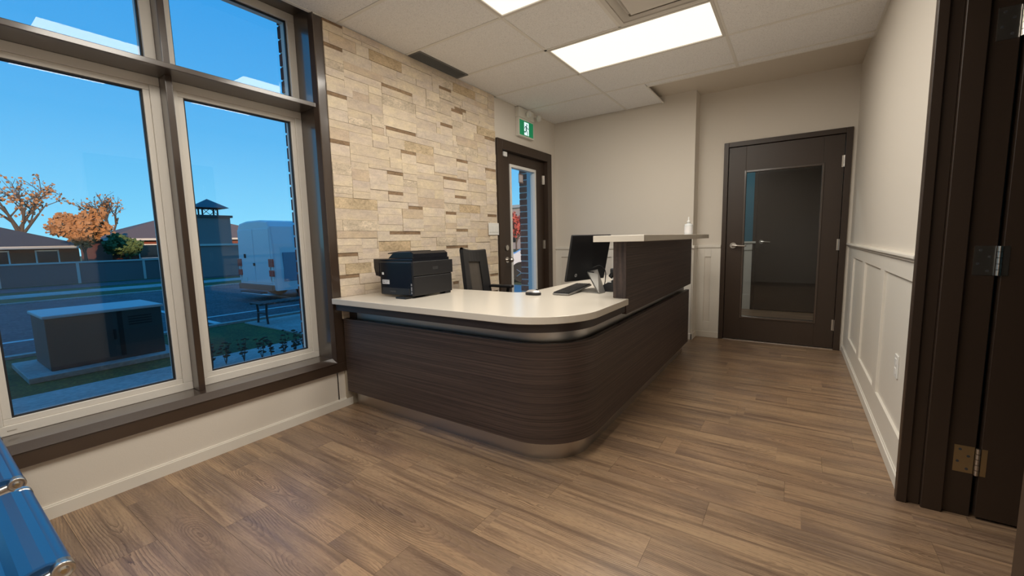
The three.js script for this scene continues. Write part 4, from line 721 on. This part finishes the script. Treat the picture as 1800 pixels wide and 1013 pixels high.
house(-56, -34, 16, 10, 2.6, 1.8, 'distant brick house with brown roof beyond the pier', lin(0.18, 0.12, 0.10), [[-3, -1.6, 0.8, 1.9], [2, 3.4, 0.8, 1.9]]);
function tree(name, label, pos, h, spread, leafMat, count, seed, group, leafSize = 0.12, crownLow = 0.35) {
  const t = thing(name, label, 'tree', pos, 0, group), R = rng(seed), wood = [], tips = [];
  const grow = (a, dir, len, r, lv) => { const b = a.clone().addScaledVector(dir, len); wood.push(rod([a.x, a.y, a.z], [b.x, b.y, b.z], r, r * 0.62, lv < 2 ? 8 : 5)); if (lv >= 2) tips.push([a, b]); if (lv < 4) { const n = lv === 0 ? 5 : 3; for (let i = 0; i < n; i++) { const d = dir.clone().add(V((R() - 0.5) * 1.7 * spread, (R() - 0.25) * 0.8, (R() - 0.5) * 1.7 * spread)).normalize(); grow(a.clone().lerp(b, lv === 0 ? 0.75 + 0.25 * R() : 0.45 + 0.55 * R()), d, len * (0.56 + 0.2 * R()), r * 0.55, lv + 1); } } };
  grow(V(0, 0, 0), V(0, 1, 0), h * crownLow, h * 0.02, 0); mesh('trunk', wood, M.bark, t);
  if (count) { const g = new THREE.PlaneGeometry(leafSize, leafSize), im = new THREE.InstancedMesh(g, leafMat, count), mt = new THREE.Matrix4(), q = new THREE.Quaternion(), e = new THREE.Euler(); for (let i = 0; i < count; i++) { const [a, b] = tips[Math.floor(R() * tips.length)], p = a.clone().lerp(b, R()).add(V((R() - 0.5) * 0.5, (R() - 0.5) * 0.5, (R() - 0.5) * 0.5)); q.setFromEuler(e.set(R() * 6, R() * 6, R() * 6)); const s = 0.6 + R() * 0.9; mt.compose(p, q, V(s, s, s)); im.setMatrixAt(i, mt); } im.name = 'foliage'; im.userData.kind = 'stuff'; im.castShadow = true; t.add(im); }
}
for (const m of [M.leafRed, M.leafOrange, M.leafGreen]) m.side = THREE.DoubleSide;
tree('street_tree', 'tall bare-branched tree rising behind the dark-roofed house', [-47, GY, -5.4], 9.5, 1.25, M.leafOrange, 500, 3, null, 0.12);
tree('street_tree', 'orange-leaved autumn tree standing behind the fence', [-36, GY, -6.6], 5.4, 1.1, M.leafOrange, 5200, 14, null, 0.14, 0.3);
tree('street_tree', 'thin bare tree between the two brick houses', [-56, GY, -12.2], 9.0, 1.0, M.leafOrange, 300, 25, null, 0.12);
tree('street_tree', 'low yellow-green tree beside the sunlit brick house', [-40, GY, -9.3], 3.6, 1.1, M.leafGreen, 4200, 36, null, 0.14, 0.3);
tree('street_tree', 'orange autumn tree showing above the van roof', [-47, GY, -24.6], 6.4, 1.2, M.leafOrange, 5200, 47, null, 0.15, 0.3);

// ---- seen through the exit door
{
  const t = thing('brick_pier', 'red brick pier with pale mortar joints outside the exit door', 'brick pier', [-3.185, GY, -5.3]);
  mesh('mortar_core', bx(-0.105, 0.275, 0, 3.35, -0.195, 0.195), M.pierMortar, t);
  const R = rng(6); for (let k = 0; k < 38; k++) { const y = 0.006 + k * 0.088, m = R() > 0.4 ? M.pierBrick : M.pierBrickDark; mesh('brick', bx(-0.111, 0.109, y, y + 0.073, 0.0, 0.202, 1, R() * 3, R() * 3), m, t); mesh('brick', bx(-0.111, 0.111, y, y + 0.073, -0.2, -0.012, 1, R() * 3, R() * 3), m, t); }
  const p = thing('downspout', 'white square downspout beside the brick pier', 'downspout', [-3.095, GY, -5.06]); mesh('pipe', rb(-0.035, 0.045, 0, 3.3, -0.03, 0.03, 0.006), M.whitePlastic, p); mesh('strap', [bx(-0.04, 0.05, 0.9, 0.93, -0.034, 0.034), bx(-0.04, 0.05, 2.1, 2.13, -0.034, 0.034)], M.whitePlastic, p);
}
{ // parked car
  const w = at(917, 492, GY), t = thing('car', 'white sedan parked beyond the brick pier, rear wheel showing', 'car', [w[0], GY, w[1]], Math.atan2(0.54, 0.84));
  const prof = [[-0.95, 0.35], [-1.0, 0.62], [-0.92, 0.98], [-0.75, 1.02], [-0.25, 1.06], [0.35, 1.40], [1.2, 1.45], [1.9, 1.36], [2.5, 1.05], [3.3, 0.95], [3.5, 0.7], [3.45, 0.35]];
  mesh('body', side(prof, -0.9, 0.9, 0.06), M.vanWhite, t);
  mesh('side_glass', side([[-0.05, 1.08], [0.42, 1.34], [1.2, 1.385], [1.85, 1.30], [2.25, 1.06]], 0.895, 0.906), M.blackGloss, t);
  for (const x of [0, 2.65]) { const wh = mesh('wheel', cyl(0.34, 0.34, 0.22, x, 0.34, 0.82, 'z', 32), M.rubber, t); for (let i = 0; i < 5; i++) { const a = i * 2 * PI / 5; mesh('spoke', rod([x, 0.34, 0.935], [x + Math.cos(a) * 0.22, 0.34 + Math.sin(a) * 0.22, 0.935], 0.03, 0.022, 6), M.nickel, wh); } }
  mesh('wheel_arch', [new THREE.TorusGeometry(0.37, 0.035, 8, 24, PI).translate(0, 0.34, 0.9).toNonIndexed(), new THREE.TorusGeometry(0.37, 0.035, 8, 24, PI).translate(2.65, 0.34, 0.9).toNonIndexed()], M.rubber, t);
  mesh('tail_light', rb(-0.99, -0.6, 0.78, 0.90, 0.72, 0.91, 0.02), M.tailRed, t); mesh('lower_trim', bx(-0.9, 3.4, 0.22, 0.36, -0.86, 0.86), M.rubber, t);
}
tree('maple_tree', 'small red-leaved maple tree beyond the parked car', [-17.5, GY, -26.5], 4.3, 1.1, M.leafRed, 4200, 58, null, 0.13, 0.38);
{
  const t = thing('distant_building', 'pale flat-roofed building far beyond the red maple tree', 'building', [-45, GY, -66]); mesh('wall', bx(-14, 14, 0, 7.2, -4, 4), std(lin(0.62, 0.46, 0.38), 0.9), t); mesh('cornice', bx(-14.3, 14.3, 7.2, 7.7, -4.3, 4.3), M.siding, t);
  for (let i = 0; i < 7; i++) for (const y of [1.2, 4.4]) { mesh('window', bx(-12.5 + i * 3.8, -10.9 + i * 3.8, y, y + 1.7, 4.0, 4.06), M.blackGloss, t); }
}
// corridor lamp behind the glazed door
{
  const t = thing('corridor_light', 'flush ceiling light in the corridor behind the glazed door', 'light', [-0.95, 2.7, -6.5]);
  mesh('housing', bx(-0.15, 0.15, -0.04, 0, -0.15, 0.15), M.paintedMetal, t); mesh('diffuser', bx(-0.14, 0.14, -0.046, -0.04, -0.14, 0.14), std(lin(0.8, 0.8, 0.8), 0.5, { emissive: lin(1, 0.95, 0.85), emissiveIntensity: 1 }), t);
  const l = new THREE.RectAreaLight(new THREE.Color(1, 0.93, 0.82), 30, 0.28, 0.28); l.position.set(0, -0.05, 0); l.rotation.x = -PI / 2; t.add(l);
}
renderer.render(scene, camera);
